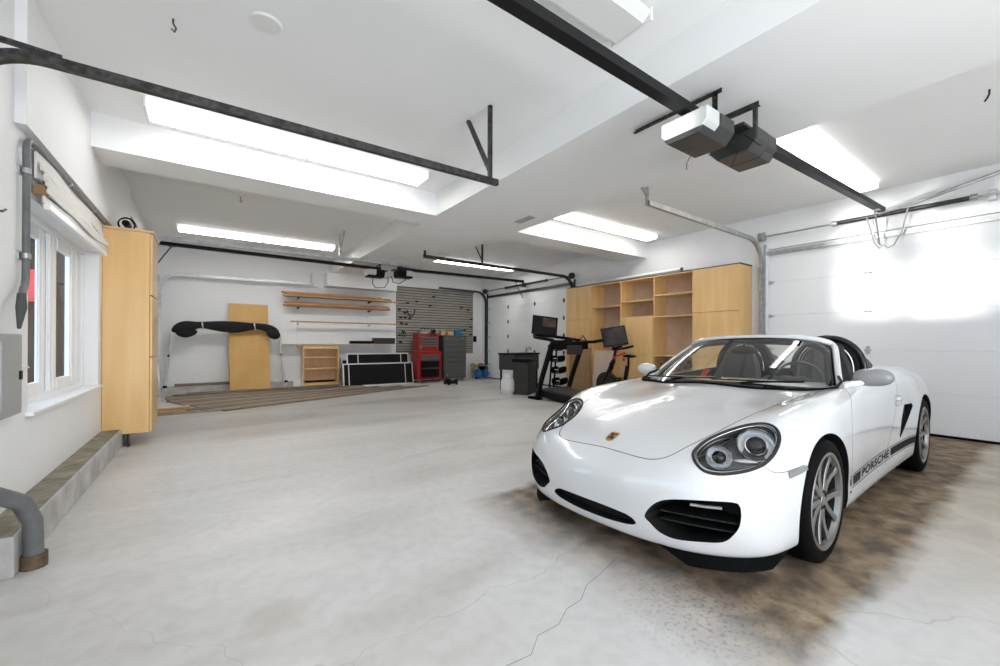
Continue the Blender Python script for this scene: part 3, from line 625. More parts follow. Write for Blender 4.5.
# folding soft top frame
st = thing('soft_top_frame', 'black fabric soft top on thin metal legs leaning at the back wall', 'convertible top', (0, 10.95, 0))
fab = mat('black_canvas', (.008, .008, .009), .85, noise=.4, nscale=10, bump=.4, bscale=20)
def fabric(name, pts, par):
    m = MB(); m.tube([p[:3] for p in pts], [p[3]*1.15 for p in pts], n=14)
    m.v = [(v[0], v[1]*.6, v[2]) for v in m.v]; return m.build(name, fab, par, subd=1)
fabric('fabric_roll', [(-.66, .2, 1.36, .02), (-.60, .2, 1.41, .08), (-.48, .2, 1.46, .12), (-.34, .2, 1.48, .11), (-.24, .2, 1.51, .065), (-.12, .2, 1.52, .06), (.1, .2, 1.50, .10), (.4, .2, 1.48, .125), (.65, .2, 1.49, .10), (.86, .2, 1.52, .055), (1.0, .2, 1.51, .07), (1.15, .2, 1.46, .09), (1.28, .2, 1.42, .07), (1.36, .2, 1.36, .02)], st)
fabric('fabric_flap', [(-.60, .18, 1.33, .02), (-.52, .18, 1.36, .10), (-.40, .18, 1.33, .10), (-.27, .18, 1.36, .06), (-.22, .18, 1.38, .02)], st)
fabric('fabric_flap', [(1.08, .16, 1.40, .03), (1.2, .16, 1.34, .11), (1.32, .16, 1.30, .10), (1.38, .16, 1.28, .03)], st)
for s_, x0, x1 in ((-1, -.66, -.80), (1, 1.36, 1.46)):
    m = MB(); m.tube([(x0, .12, 1.34), (x0+.3*(x1-x0), .1, .9), (x1, .06, .02)], .015); m.tube([(x0+.03, .10, 1.28), (x0+.02+.4*(x1-x0), .09, .7), (x1+.06*-s_*0+.05, .05, .12)], .011); m.build('leg', alu, st)
    m = MB(); m.cbox((x0+.35*(x1-x0), .09, .85), (.03, .03, .05)); m.cbox((x1+.04, .05, .2), (.07, .03, .05)); m.build('hinge_block', black_plastic, st)
for x in (-.12, .86): MB().tube([(x-.02, .07, 1.58), (x, .09, 1.42)], .014).build('metal_clip', alu, st)
m = MB(); m.tube([(-.93+.06, 10.3, 1.0), (-.74, 10.1, .01)], .016, n=8); tag(m.build('metal_pole', alu), 'bare aluminium pole leaning in the far left corner', 'pole')

# boards on the floor
random.seed(11)
bl_ = [(-.72, 8.15, 1.15, .14, 3, .0, old_wood2, 'short weathered board at the front left of the floor pile'), (-.78, 8.42, 1.3, .16, 6, .0, old_wood, 'grey weathered board just behind the front of the floor pile'),
 (-.72, 8.2, .42, .1, 8, .03, lumber2, 'short orange offcut on the floor pile by the tall cabinet'), (-.74, 8.5, .5, .12, 7, .03, lumber2, 'second short tan offcut on the floor pile, farther back')]
for i, (x, y, L, w, a, z, mt, l) in enumerate(bl_): board('floor_board', l, 'board', (x, y, z), L, w, .028, math.radians(a), mt, 'boards on the floor by the back wall')
# long boards fanned over the floor
longs = []
for i in range(17):
    f = i/16
    x = .15-.9*min(1, f*1.4) + .1*random.random(); y = 8.12+2.55*f
    a = 21-19*f + random.uniform(-.6, .6); L = 4.6-1.2*f + random.uniform(-.3, .3)
    longs.append((x, y, L, a))
names_ = ['frontmost', 'second', 'third', 'fourth', 'fifth', 'sixth', 'seventh', 'eighth', 'ninth', 'tenth', 'eleventh', 'twelfth', 'thirteenth', 'fourteenth', 'fifteenth', 'sixteenth', 'rearmost']
for i, (x, y, L, a) in enumerate(longs):
    board('floor_board', 'long board lying on the floor before the back wall, %s from the front' % names_[i], 'board', (x, y, .0), L, .13+.02*(i % 2), .022+.02*(i > 9), math.radians(a), old_wood2 if i % 3 == 1 else old_wood, 'boards on the floor by the back wall')
for i, (x, y, L, a) in enumerate(((-.4, 10.72, 1.3, 2), (.0, 10.62, 2.4, 2), (-.6, 10.5, .9, 0), (1.2, 10.75, 1.7, 3))):
    board('floor_board', ['short', 'long', 'stubby', 'slim'][i]+' dark board lying on top at the back of the floor pile', 'board', (x, y, .044), L, .12, .03, math.radians(a), old_wood, 'boards on the floor by the back wall')

# framed insect screens
scr_mesh = mat('black_screen_cloth', (.005, .005, .005), .6, spec=.2, noise=.3, nscale=5)
for i, (x, L, H, y, l) in enumerate(((2.76, 1.90, .60, 10.72, 'long frontmost framed black screen leaning left of the red chest'), (2.90, 1.70, .86, 10.84, 'tallest framed black screen, right behind the long front one'), (3.18, 1.45, .80, 10.97, 'shorter framed black screen, third from the front in the stack'), (2.82, 1.3, .70, 11.08, 'rearmost low framed black screen in the stack'))):
    t_ = thing('window_screen', l, 'window screen', (x, y, .005), 0, 'framed screens leaning on the back wall')
    t_.rotation_euler = (math.radians(-9), 0, 0); w = .03
    m = MB(); m.box(0, w, 0, .016, 0, H); m.box(L-w, L, 0, .016, 0, H); m.box(w, L-w, 0, .016, 0, w); m.box(w, L-w, 0, .016, H-w, H)
    if i in (0, 1): m.box(.14+.14*i, .14+.14*i+w*.7, .002, .014, w, H-w); m.box(L-.24, L-.24+w*.7, .002, .014, w, H-w)
    m.build('frame', alu, t_); MB().box(w, L-w, .006, .010, w, H-w).build('screen_cloth', scr_mesh, t_)

# red tool chest
silver = mat('drawer_silver', (.20, .20, .205), .35, metal=.7)
rc = thing('tool_chest', 'red rolling tool chest with silver and black drawers before the slatted panel', 'tool chest', (4.74, 10.62, 0))
CSX = .86
MB().box(0, .86, 0, .5, .10, .90).build('lower_cabinet', red_paint, rc, bevel=.008)
MB().box(.06, .78, .05, .48, .905, 1.42).build('upper_chest', red_paint, rc, bevel=.008)
for k in range(4):
    d = MB().box(.13, .72, .03, .05, 1.03+k*.078, 1.09+k*.078).build('drawer', silver, rc, bevel=.003); MB().box(.15, .70, .018, .03, 1.07+k*.078, 1.083+k*.078).build('drawer_pull', black_plastic, d)
for x in (.10, .70): MB().box(x, x+.05, .03, .05, .96, 1.05).build('latch', chrome, rc)
for z0, z1, c_ in ((.74, .80, silver), (.66, .72, silver), (.44, .64, black_plastic), (.16, .42, black_plastic)):
    d = MB().box(.10, .76, -.02, 0, z0, z1).build('drawer', c_, rc, bevel=.003); MB().box(.12, .74, -.032, -.02, z1-.02, z1-.008).build('drawer_pull', silver, d)
def caster(par, x, y):
    m = MB(); m.cyl((x-.015, y, .045), (x+.015, y, .045), .045, n=14); m.box(x-.02, x+.02, y-.01, y+.01, .05, .10); m.build('caster', galv, par)
for x in (.08, .78):
    for y in (.07, .43): caster(rc, x, y)
rc.scale = (CSX, 1, 1)
gc = thing('tool_cabinet', 'tall grey tool cabinet beside the red tool chest', 'tool cabinet', (5.56, 10.66, 0))
MB().box(0, .76, 0, .46, .09, 1.36).build('body', grey_enamel, gc, bevel=.008)
gdr = mat('grey_drawer', (.11, .11, .105), .4, metal=.3)
for z0, z1 in ((.13, .58), (.60, .72), (.74, .86), (.88, 1.02), (1.04, 1.16), (1.18, 1.33)):
    d = MB().box(.03, .73, -.018, 0, z0, z1).build('drawer', gdr, gc, bevel=.004); MB().box(.06, .70, -.028, -.018, z1-.025, z1-.01).build('drawer_pull', grey_enamel, d)
for x, z in ((.12, 1.28), (.62, 1.28), (.12, .2), (.66, .2)): MB().cyl((x, -.03, z), (x, -.018, z), .018, n=10).build('corner_latch', chrome, gc)
for x in (.08, .68):
    for y in (.07, .39): caster(gc, x, y)
bt = thing('tool_tray', 'grey carry tray full of tools on top of the red chest', 'tool box', (4.88, 10.75, 1.42))
MB().box(0, .55, 0, .26, 0, .10).build('tray', mat('tray_grey', (.25, .26, .24), .5), bt, bevel=.01)
m = MB(); m.tube([(.0, .13, .09), (.02, .13, .17), (.53, .13, .17), (.55, .13, .09)], .012); m.build('handle', galv, bt)
for k in range(5): MB().cyl((.06+k*.1, .1, .1), (.1+k*.1, .12+.03*(k % 2), .14), .014, n=8).build('tool_handle', black_plastic, bt)
m = MB(); m.cbox((5.22, 10.64, 1.465), (.12, .1, .08)); m.cyl((5.15, 10.6, 1.47), (5.27, 10.6, 1.36), .015); m.cyl((5.14, 10.60, 1.5), (5.12, 10.59, 1.30), .01)
tag(m.build('clamp_tool', black_metal), 'small black clamp hanging over the front edge of the red chest', 'tool')
m = MB(); m.prism([(0, 0), (.14, 0), (.16, .10), (.08, .16), (0, .12)], 0, .12, M=T(5.57, 10.95, 1.365) @ rot('X', 90)); tag(m.build('wood_block', lumber2, bevel=.005), 'small tan wood block at the left edge of the grey cabinet top', 'wood block')
m = MB(); m.box(5.74, 5.95, 10.74, 10.98, 1.36, 1.47); tag(m.build('wooden_plane', lumber2, bevel=.02), 'tan wooden block in the middle of the grey cabinet top', 'wood block')
tl = thing('power_tool_case', 'blue and black power tool on the right of the grey cabinet top', 'power tool', (5.97, 10.72, 1.36))
blue = mat('tool_blue', (.02, .13, .24), .4)
m = MB(); m.box(0, .28, 0, .16, 0, .09); m.cyl((.02, .08, .12), (.34, .08, .17), .05, n=14); m.build('body', blue, tl, bevel=.01)
m = MB(); m.cyl((.30, .08, .16), (.40, .08, .18), .03, n=12); m.cyl((.10, .06, .13), (.08, .06, .02), .025); m.build('handle', black_plastic, tl)

# compressor and hoses in the corner
cp = thing('air_compressor', 'blue twin-tank compressor on the floor in the far right corner', 'compressor', (6.82, 10.85, 0))
bluep = mat('compressor_blue', (.02, .12, .36), .35)
m = MB()
for x in (.10, .36): m.ball((x, .1, .17), (.115, .2, .15), 10)
m.build('tanks', bluep, cp)
MB().cbox((.24, .1, .34), (.2, .16, .12)).build('motor', black_plastic, cp, bevel=.02)
m = MB(); m.tube([(.05, -.05, .3), (.05, -.05, .42), (.42, -.05, .42), (.42, -.05, .3)], .012); m.build('handle', galv, cp)
for x in (.05, .42): MB().cyl((x-.02, .1, .05), (x+.02, .1, .05), .05, n=14).build('wheel', black_matte, cp)
for i, (cx, cy, cz, r, c_, l) in enumerate(((6.95, 11.15, .3, .16, (.55, .42, .06), 'yellow air hose coiled behind the blue compressor'), (7.14, 11.1, .36, .12, (.35, .10, .08), 'red hose coiled above the blue compressor'), (6.9, 11.2, .38, .10, (.45, .45, .40), 'pale cord coiled at the left of the compressor'))):
    m = MB(); m.tube([(cx+r*math.cos(a), cy+.04*math.sin(a*3.1), cz+r*.7*math.sin(a)+.03*math.sin(a*.37)) for a in [k*PI/8 for k in range(56)]], .012, n=6)
    m.tube([(cx, cy, cz-.1), (cx, cy, .02)], .02); tag(m.build('hose_coil', mat('hose_%d' % i if False else ['yellow_rubber', 'red_rubber', 'pale_rubber'][i], c_, .5)), l, 'hose')
# small trolley on the floor
jk = thing('floor_jack', 'small black and silver trolley jack on the floor before the tool cabinets', 'jack', (5.2, 9.75, 0))
m = MB(); m.box(0, .32, 0, .05, .03, .12); m.box(0, .32, .15, .2, .03, .12); m.box(.02, .12, .05, .15, .03, .16); m.build('frame', black_metal, jk, bevel=.004)
for x in (.04, .28):
    for y in (-.02, .22): MB().cyl((x, y-.012, .03), (x, y+.012, .03), .03, n=12).build('wheel', black_matte, jk)
MB().box(.18, .24, .03, .17, .08, .17).build('lift_pad', galv, jk, bevel=.004)

# ------------------------------------------------------------------ maple wall unit on the right
wu = thing('shelving_unit', 'wide maple wall unit of doors and open shelves along the right wall', 'shelving unit', (6.92, 3.11, 0))
D = XR-.02-6.92; CW = 3.89/5; Hh = 2.43; t = .02; ZL = .92
m = MB()
for k in range(6): m.box(0.0 if k in (0, 5) else .01, D, k*CW-(t/2 if k not in (0,) else 0), k*CW+(t/2 if k != 5 else 0)+(t/2 if k == 0 else 0), .0, Hh)
m.box(0, D, 0, 5*CW, Hh-.02, Hh); m.box(.02, D, 0, 5*CW, .0, .1); m.box(.01, D, t, 5*CW-t, ZL-.02, ZL)
m.build('carcass', maple, wu, bevel=.002)
MB().box(D-.012, D-.004, t, 5*CW-t, .1, Hh-.02).build('back_panel', back_panel, wu)
def wdoor(k, z0, z1): return MB().box(-.02, .0, k*CW+.004, (k+1)*CW-.004, z0+.003, z1-.003).build('door', maple, wu, bevel=.002)
def wshelf(k, z): return MB().box(.02, D-.015, k*CW+t/2, (k+1)*CW-t/2, z-.012, z+.012).build('shelf', maple_in, wu, bevel=.001)
for z0, z1 in ((1.68, Hh), (ZL, 1.68), (.1, ZL)): wdoor(0, z0, z1); wdoor(4, z0, z1)
wshelf(1, 2.06); wshelf(1, 1.65)                  # second from the near end: three openings
wshelf(2, 1.99); wshelf(2, 1.67); wdoor(2, ZL, 1.66); wdoor(2, .1, ZL)
wshelf(3, 1.93); wdoor(3, .1, ZL)
wshelf(1, .5)
m = MB(); m.box(6.93, 7.34, 3.10, 7.0, Hh+.004, Hh+.022); tag(m.build('cover_board', mat('dark_cover_board', (.10, .09, .08), .6)), 'thin dark board lying on top of the maple wall unit', 'board')
tb = thing('storage_tube', 'long white tube lying on top of the maple wall unit', 'tube', (7.0, 4.15, Hh+.05))
MB().cyl((0, 0, .02), (.05, 2.6, .02), .03, n=12).build('tube', white_plastic, tb); MB().cyl((0, -.02, .02), (0, .01, .02), .034, n=12).build('end_cap', grey_pvc, tb)
pf = thing('flower_basket', 'basket of red flowers and dark leaves in the low open shelf of the wall unit', 'flowers', (7.05, 4.27, .512))
MB().lathe([(0, 0), (.13, 0), (.17, .12), (.15, .12), (.12, .02)], 20).build('basket', mat('dark_basket', (.08, .06, .05), .8), pf)
random.seed(3)
m = MB(); m2 = MB()
for k in range(46):
    a = random.random()*2*PI; r = .05+.15*random.random(); p = Vector((r*math.cos(a)*.8, r*math.sin(a)*1.6, .15+.17*random.random()))
    R = Euler((random.uniform(-.8, .8), random.uniform(-.8, .8), a)).to_matrix().to_4x4()
    for j in range(5):
        (m if k % 2 else m2).add([(0, 0, 0), (.03, .012, .004), (.065, 0, 0), (.03, -.012, .004), (.03, 0, -.004)], [(0, 1, 2, 3), (0, 4, 2, 1), (0, 3, 2, 4)], False, T(*p) @ R @ rot('Z', j*72))
    (m if k % 2 else m2).cyl((p.x*.4, p.y*.5, .06), p, .003, n=4)
m.build('flowers', mat('red_petals', (.42, .035, .03), .6), pf)['kind'] = 'stuff'; m2.build('leaves', mat('dark_leaves', (.03, .06, .03), .6), pf)['kind'] = 'stuff'

# ------------------------------------------------------------------ gym corner
pt = thing('propane_tank', 'white propane tank standing on the floor by the far garage door', 'propane tank', (5.40, 7.30, 0))
tank = mat('tank_white', (.78, .78, .77), .3)
MB().lathe([(.0, .03), (.10, .03), (.14, .06), (.153, .11), (.153, .27), (.14, .33), (.10, .37), (.03, .385), (0, .385)], 28).build('cylinder', tank, pt)
MB().lathe([(.11, .0), (.11, .04), (.105, .04), (.105, 0), (.11, 0)], 28).build('foot_ring', tank, pt)
m = MB(); n = 24
for k in range(n):
    if k in (8, 9): continue
    a, b = 2*PI*k/n, 2*PI*(k+1)/n
    m.add([(.10*math.cos(q)*s2, .10*math.sin(q)*s2, z) for z in (.36, .47) for s2 in (1, .95) for q in (a, b)], [(0, 1, 5, 4), (2, 6, 7, 3), (4, 5, 7, 6)])
m.build('collar', tank, pt)
MB().cyl((0, 0, .38), (0, 0, .45), .02).build('valve', mat('brass', (.5, .38, .15), .3, metal=1), pt)
db = mat('dark_brown_panel', (.028, .024, .021), .45, noise=.2, nscale=4)
bn = thing('storage_bin', 'tall dark brown lidded storage bin in front of the dumbbell rack', 'storage bin', (5.68, 6.92, 0), math.radians(33))
MB().box(0, .62, 0, .36, 0, .72).build('body', db, bn, bevel=.01)
MB().box(-.02, .64, -.02, .38, .72, .80).build('lid', black_plastic, bn, bevel=.015)
m = MB(); m.tube([(.12, -.02, .66), (.12, -.045, .63), (.5, -.045, .63), (.5, -.02, .66)], .01); m.build('handle', black_plastic, bn)
for z in (.35,): MB().box(.02, .60, -.006, 0, z, z+.01).build('seam_strip', black_plastic, bn)
gr = thing('grill_cart', 'low wide black grill cart behind the propane tank', 'grill', (5.82, 7.60, 0), math.radians(12))
MB().box(0, .95, 0, .5, .5, .86).build('firebox', mat('grill_grey', (.04, .041, .044), .45), gr, bevel=.01)
MB().box(-.02, .97, -.02, .52, .86, .90).build('hood', black_plastic, gr, bevel=.01)
MB().box(.12, .19, -.006, 0, .64, .74).build('vent_slot', black_matte, gr)
for x in (.03, .9):
    for y in (.03, .45): MB().box(x, x+.035, y, y+.035, 0, .5).build('leg', black_metal, gr)
m = MB(); m.tube([(.5, .2, .9), (.45, .1, .97), (.40, .05, 1.03), (.52, .05, 1.06), (.6, .1, 1.0)], .03, n=8); tag(m.build('crumpled_bag', mat('pale_plastic_bag', (.6, .6, .6), .5)), 'pale crumpled bag on the grill cart behind the dumbbells', 'bag'); bpy.data.objects['crumpled_bag'].location = (5.82, 7.62, 0)
# dumbbell rack
rk = thing('dumbbell_rack', 'black tower rack of dumbbells beside the treadmill', 'dumbbell rack', (6.36, 6.78, 0), math.radians(30))
m = MB()
for x in (-.16, .16): m.tube([(x, .1, 0), (x, .02, 1.12)], .022, n=8); m.tube([(x, -.22, .02), (x, .22, .02)], .022, n=8)
m.build('frame', black_metal, rk)
for k in range(4): MB().box(-.2, .2, -.2+.03*k, .02, .22+k*.25, .24+k*.25).build('shelf', black_metal, rk)
dbl = thing('dumbbell', '', 'dumbbell')
for s_ in (-1, 1):
    m = MB(); r = .07; m.prism([(r*math.cos(PI/3*k), r*math.sin(PI/3*k)) for k in range(6)], s_*.055, s_*.13, M=rot('X', 90)); m.build('weight_head', black_matte, dbl, bevel=.01)
MB().cyl((0, -.06, 0), (0, .06, 0), .016, n=12).build('handle', chrome, dbl)
lv = ['lowest', 'second', 'third', 'top']; ps = ['left', 'middle', 'right']
first = True; Mr = rk.matrix_basis if False else (T(6.36, 6.78, 0) @ Matrix.Rotation(math.radians(30), 4, 'Z'))
for k in range(4):
    for j in range(3):
        o = dbl if first else copy_tree(dbl); first = False
        p = Mr @ Vector((-.14+j*.14, -.10+.03*k, .24+k*.25+.062)); o.location = p; o.rotation_euler = (0, 0, math.radians(30))
        tag(o, 'black hex dumbbell at the %s of the %s shelf of the rack' % (ps[j], lv[k]), 'dumbbell', 'dumbbells on the rack')

# cardboard and white board leaning behind the treadmill
def leaner(name, label, cat, x, y, w, h, rz, tilt, mt):
    m = MB(); m.box(0, w, 0, .02, 0, h); o = m.build(name, mt, bevel=.002); o.location = (x, y, 0); o.rotation_euler = (math.radians(-tilt), 0, math.radians(rz)); return tag(o, label, cat)
leaner('cardboard_sheet', 'brown cardboard sheet leaning behind the treadmill arms', 'cardboard', 6.60, 6.62, .5, 1.05, -65, 6, mat('cardboard', (.42, .24, .12), .7, noise=.2))
leaner('pale_panel', 'pale wooden panel leaning between the treadmill uprights', 'panel', 6.66, 5.98, .42, 1.0, -75, 8, mat('pale_pine', (.62, .48, .38), .6, noise=.1, stretch=(4, 4, .5)))

# treadmill
td = thing('treadmill', 'black treadmill with a tilted touch screen, its deck running towards the car', 'treadmill', (5.83, 6.32, 0), math.radians(0))
# local: +y is the front (away from the runner); width along x
m = MB(); m.prism([(-1.62, .10), (-.05, .20), (.02, .14), (.02, .06), (-1.62, .03)], -.40, .40, M=Matrix(((0, 0, 1, 0), (1, 0, 0, 0), (0, 1, 0, 0), (0, 0, 0, 1)))); m.build('deck', black_plastic, td, bevel=.02)
m = MB(); m.prism([(-1.60, .115), (-.20, .205), (-.20, .20), (-1.60, .11)], -.33, .33, M=Matrix(((0, 0, 1, 0), (1, 0, 0, 0), (0, 1, 0, 0), (0, 0, 0, 1)))); m.build('running_belt', mat('belt_grey', (.045, .045, .047), .55), td)
m = MB(); m.prism([(-.22, .19), (-.12, .235), (.05, .2), (.10, .10), (.08, .05), (-.2, .05)], -.38, .38, M=Matrix(((0, 0, 1, 0), (1, 0, 0, 0), (0, 1, 0, 0), (0, 0, 0, 1)))); m.build('motor_hood', mat('hood_grey', (.06, .06, .062), .5), td, bevel=.02)
for x in (-.42, .42):
    m = MB(); m.sweep([(x, -.02, .05), (x, -.16, .45), (x, -.42, 1.06), (x, -.5, 1.2)], [(-.03, -.05), (.03, -.05), (.03, .05), (-.03, .05)], (1, 0, 0)); m.build('upright', black_metal, td, bevel=.012)
    m = MB(); m.sweep([(x, -.45, 1.17), (x, -.75, 1.17), (x, -.98, 1.2)], [(-.035, -.03), (.035, -.03), (.035, .03), (-.035, .03)]); m.build('side_rail', black_plastic, td, bevel=.012)
    m = MB(); m.box(x-.06, x+.06, -.1, .22, 0, .05); m.build('foot', black_matte, td, bevel=.01)
m = MB(); m.box(-.42, .42, -.62, -.42, 1.02, 1.18); m.build('console_tray', black_plastic, td, bevel=.02)
m = MB(); m.box(-.2, .2, -.66, -.62, .92, 1.1); m.build('control_box', mat('tray_dark', (.03, .03, .03), .3), td, bevel=.02)
m = MB(); m.tube([(-.46, -.52, 1.2), (-.56, -.1, 1.26), (-.50, .0, 1.30), (-.2, .04, 1.30), (.1, .03, 1.28), (.25, -.2, 1.24), (.30, -.5, 1.2)], .032, n=10); m.build('front_bar', black_plastic, td)
m = MB(); m.tube([(-.3, .0, 1.28), (-.30, -.02, 1.42)], .03, n=10); m.build('screen_neck', black_metal, td)
Ms = T(-.26, -.06, 1.5) @ rot('Z', -30) @ rot('X', -14) @ rot('Y', 7) @ Matrix.Scale(.84, 4, (1, 0, 0)) @ Matrix.Scale(1.08, 4, (0, 0, 1))
sc_ = MB().box(-.31, .31, -.015, .02, -.185, .185, M=Ms).build('screen', black_plastic, td, bevel=.01)
MB().box(-.29, .29, -.018, -.0155, -.165, .165, M=Ms).build('display', mat('screen_glass', (.008, .008, .01), .15, spec=.2), sc_)
MB().box(-.06, .26, -.020, -.0185, -.02, .15, M=Ms).build('display_picture', mat('screen_picture', (.10, .05, .03), .3, spec=.2, col2=(.02, .02, .022), nscale=9), sc_)  # dim brown picture shown on the treadmill display
m = MB(); m.tube([(.30, -.5, 1.2), (.36, -.52, 1.3), (.44, -.54, 1.2)], .012); m.build('cup_loop', black_metal, td)

# exercise bike
bk = thing('exercise_bike', 'black exercise bike with red accents and a swivelled screen before the shelving', 'exercise bike', (6.50, 5.22, 0), math.radians(0))
redm = mat('bike_red', (.55, .03, .025), .35)
m = MB()
m.tube([(-.28, -.55, .035), (.28, -.55, .035)], .03, n=10); m.tube([(-.28, .45, .035), (.28, .45, .035)], .03, n=10)
m.tube([(0, -.55, .05), (0, .45, .05)], .035, n=10)
m.tube([(0, .42, .06), (0, .18, .55), (0, .05, .80)], .045, n=10); m.tube([(0, -.42, .06), (0, -.1, .35), (0, .12, .50)], .04, n=10); m.tube([(0, -.2, .3), (0, -.28, .72)], .04, n=10)
m.build('frame', black_metal, bk)
m = MB(); m.cyl((-.035, .22, .32), (.035, .22, .32), .25, n=40); m.cyl((-.05, .22, .32), (.05, .22, .32), .06, n=20); m.build('flywheel', mat('flywheel_dark', (.05, .05, .05), .3, metal=.7), bk, bevel=.006)
m = MB(); m.tube([(.04, .22+.25*math.cos(a), .32+.25*math.sin(a)) for a in [PI*2*k/32 for k in range(32)]], .006, closed=True, n=6); m.build('red_ring', redm, bk)
m = MB(); m.box(-.03, .06, -.22, .05, .28, .44); m.build('crank_cover', black_plastic, bk, bevel=.03)
for s_ in (-1, 1):
    m = MB(); m.box(s_*.08-.01, s_*.08+.01, -.1, -.06, .33-.17*s_*0, .36); m.tube([(s_*.09, -.08, .35), (s_*.09, -.08+.1*s_, .35-.13*s_)], .012); m.cbox((s_*.14, -.08+.1*s_, .35-.13*s_), (.1, .1, .02)); m.build('pedal', black_matte, bk)
m = MB(); m.tube([(0, .05, .80), (0, .0, 1.02)], .03, n=10); m.build('handlebar_post', black_metal, bk)
m = MB(); m.tube([(-.17, -.28, 1.09), (-.17, -.1, 1.05), (-.1, .0, 1.03), (.1, .0, 1.03), (.17, -.1, 1.05), (.17, -.28, 1.09)], .02, n=10); m.build('handlebar', black_matte, bk)
m = MB(); m.ball((0, .03, .86), (.045, .045, .035)); m.ball((-.16, -.32, .84), (.03, .03, .03)); m.tube([(.02, .0, .9), (.14, -.12, .96)], .022, n=8); m.build('red_knob', redm, bk)
m = MB(); m.ball((0, -.32, .90), (.075, .15, .03)); m.tube([(0, -.3, .72), (0, -.3, .88)], .02); m.build('saddle', black_plastic, bk)
m = MB(); m.tube([(0, .02, 1.02), (0, .12, 1.15), (0, .1, 1.28)], .02); m.build('screen_arm', black_metal, bk)
Ms = T(.02, .05, 1.28) @ rot('Z', -40) @ rot('X', -12) @ rot('Y', -9) @ Matrix.Scale(.92, 4, (1, 0, 0)) @ Matrix.Scale(1.18, 4, (0, 0, 1))
sc_ = MB().box(-.26, .26, -.015, .02, -.165, .165, M=Ms).build('screen', black_plastic, bk, bevel=.01)
MB().box(-.235, .235, -.018, -.0155, -.145, .145, M=Ms).build('display', mat('bike_display', (.045, .032, .035), .25, spec=.2, col2=(.01, .009, .01), nscale=6), sc_)
m = MB(); m.cbox((0, .1, .70), (.09, .05, .13)); m.build('bottle_holder', black_plastic, bk, bevel=.01)
wb = thing('weight_bench', 'low black bench behind the exercise bike', 'bench', (6.5, 3.75, 0))
MB().box(0, .3, 0, .9, .42, .50).build('pad', black_matte, wb, bevel=.02)
m = MB()
for y in (.08, .82): m.box(.05, .25, y-.02, y+.02, 0, .42)
m.box(.13, .17, .1, .8, .3, .34); m.build('frame', black_metal, wb)
# ---- sports car body: ten contour lines from sill to spine, fifteen stations from nose to tail; each point (a, w, z):
# a back from the front axle, w out from the centre line, z up
CARC = [
 [(-.80,0,.15),(-.78,.3,.15),(-.70,.55,.15),(-.54,.73,.15),(-.36,.80,.16),(0,.80,.17),(.4,.80,.17),(.85,.80,.17),(1.35,.80,.17),(1.85,.80,.17),(2.3,.80,.17),(2.75,.80,.19),(3.1,.68,.22),(3.3,.38,.23),(3.35,0,.23)],
 [(-.855,0,.185),(-.84,.3,.185),(-.77,.57,.185),(-.61,.77,.185),(-.38,.85,.19),(0,.865,.19),(.4,.868,.2),(.85,.86,.2),(1.35,.86,.2),(1.85,.868,.2),(2.3,.88,.2),(2.75,.87,.22),(3.2,.73,.27),(3.4,.4,.28),(3.45,0,.28)],
 [(-.875,0,.32),(-.86,.3,.32),(-.795,.58,.32),(-.64,.785,.325),(-.38,.868,.33),(0,.885,.34),(.4,.875,.34),(.85,.862,.34),(1.35,.862,.34),(1.85,.885,.34),(2.3,.905,.34),(2.75,.89,.36),(3.25,.75,.42),(3.46,.4,.43),(3.5,0,.43)],
 [(-.87,0,.43),(-.855,.3,.435),(-.785,.58,.445),(-.62,.778,.46),(-.37,.868,.48),(0,.893,.5),(.4,.885,.5),(.85,.872,.5),(1.35,.87,.5),(1.85,.895,.5),(2.3,.915,.5),(2.75,.90,.52),(3.25,.755,.58),(3.45,.4,.6),(3.48,0,.6)],
 [(-.81,0,.525),(-.795,.3,.54),(-.73,.56,.56),(-.56,.76,.57),(-.34,.85,.60),(0,.885,.63),(.4,.88,.64),(.85,.868,.65),(1.35,.87,.66),(1.85,.888,.67),(2.3,.905,.68),(2.75,.885,.68),(3.2,.745,.72),(3.4,.4,.74),(3.44,0,.74)],
 [(-.71,0,.60),(-.69,.3,.605),(-.62,.54,.625),(-.46,.73,.645),(-.28,.82,.69),(0,.85,.745),(.4,.85,.77),(.85,.845,.79),(1.35,.85,.82),(1.85,.855,.85),(2.3,.86,.86),(2.75,.84,.84),(3.15,.71,.84),(3.36,.4,.86),(3.40,0,.865)],
 [(-.58,0,.655),(-.56,.25,.66),(-.48,.47,.685),(-.34,.65,.735),(-.2,.735,.785),(0,.755,.82),(.4,.775,.845),(.85,.79,.865),(1.35,.79,.885),(1.85,.765,.92),(2.3,.74,.94),(2.75,.70,.92),(3.05,.60,.89),(3.28,.36,.895),(3.33,0,.90)],
 [(-.45,0,.70),(-.43,.19,.705),(-.36,.36,.72),(-.24,.50,.755),(-.1,.585,.785),(.08,.61,.81),(.45,.64,.85),(.85,.66,.875),(1.35,.66,.895),(1.85,.62,.93),(2.25,.58,.955),(2.65,.54,.94),(2.9,.45,.92),(3.1,.27,.93),(3.15,0,.925)],
 [(-.3,0,.745),(-.28,.1,.748),(-.22,.2,.758),(-.12,.30,.775),(.02,.36,.795),(.15,.38,.815),(.5,.40,.87),(.85,.42,.895),(1.35,.42,.91),(1.85,.40,.96),(2.2,.37,.99),(2.5,.33,.98),(2.7,.26,.965),(2.85,.15,.955),(2.9,0,.95)],
 [(-.15,0,.785),(-.13,0,.788),(-.08,0,.80),(0,0,.815),(.1,0,.835),(.22,0,.855),(.52,0,.885),(.85,0,.905),(1.35,0,.915),(1.85,0,.93),(2.15,0,.94),(2.4,0,.94),(2.55,0,.94),(2.65,0,.94),(2.7,0,.935)],
]
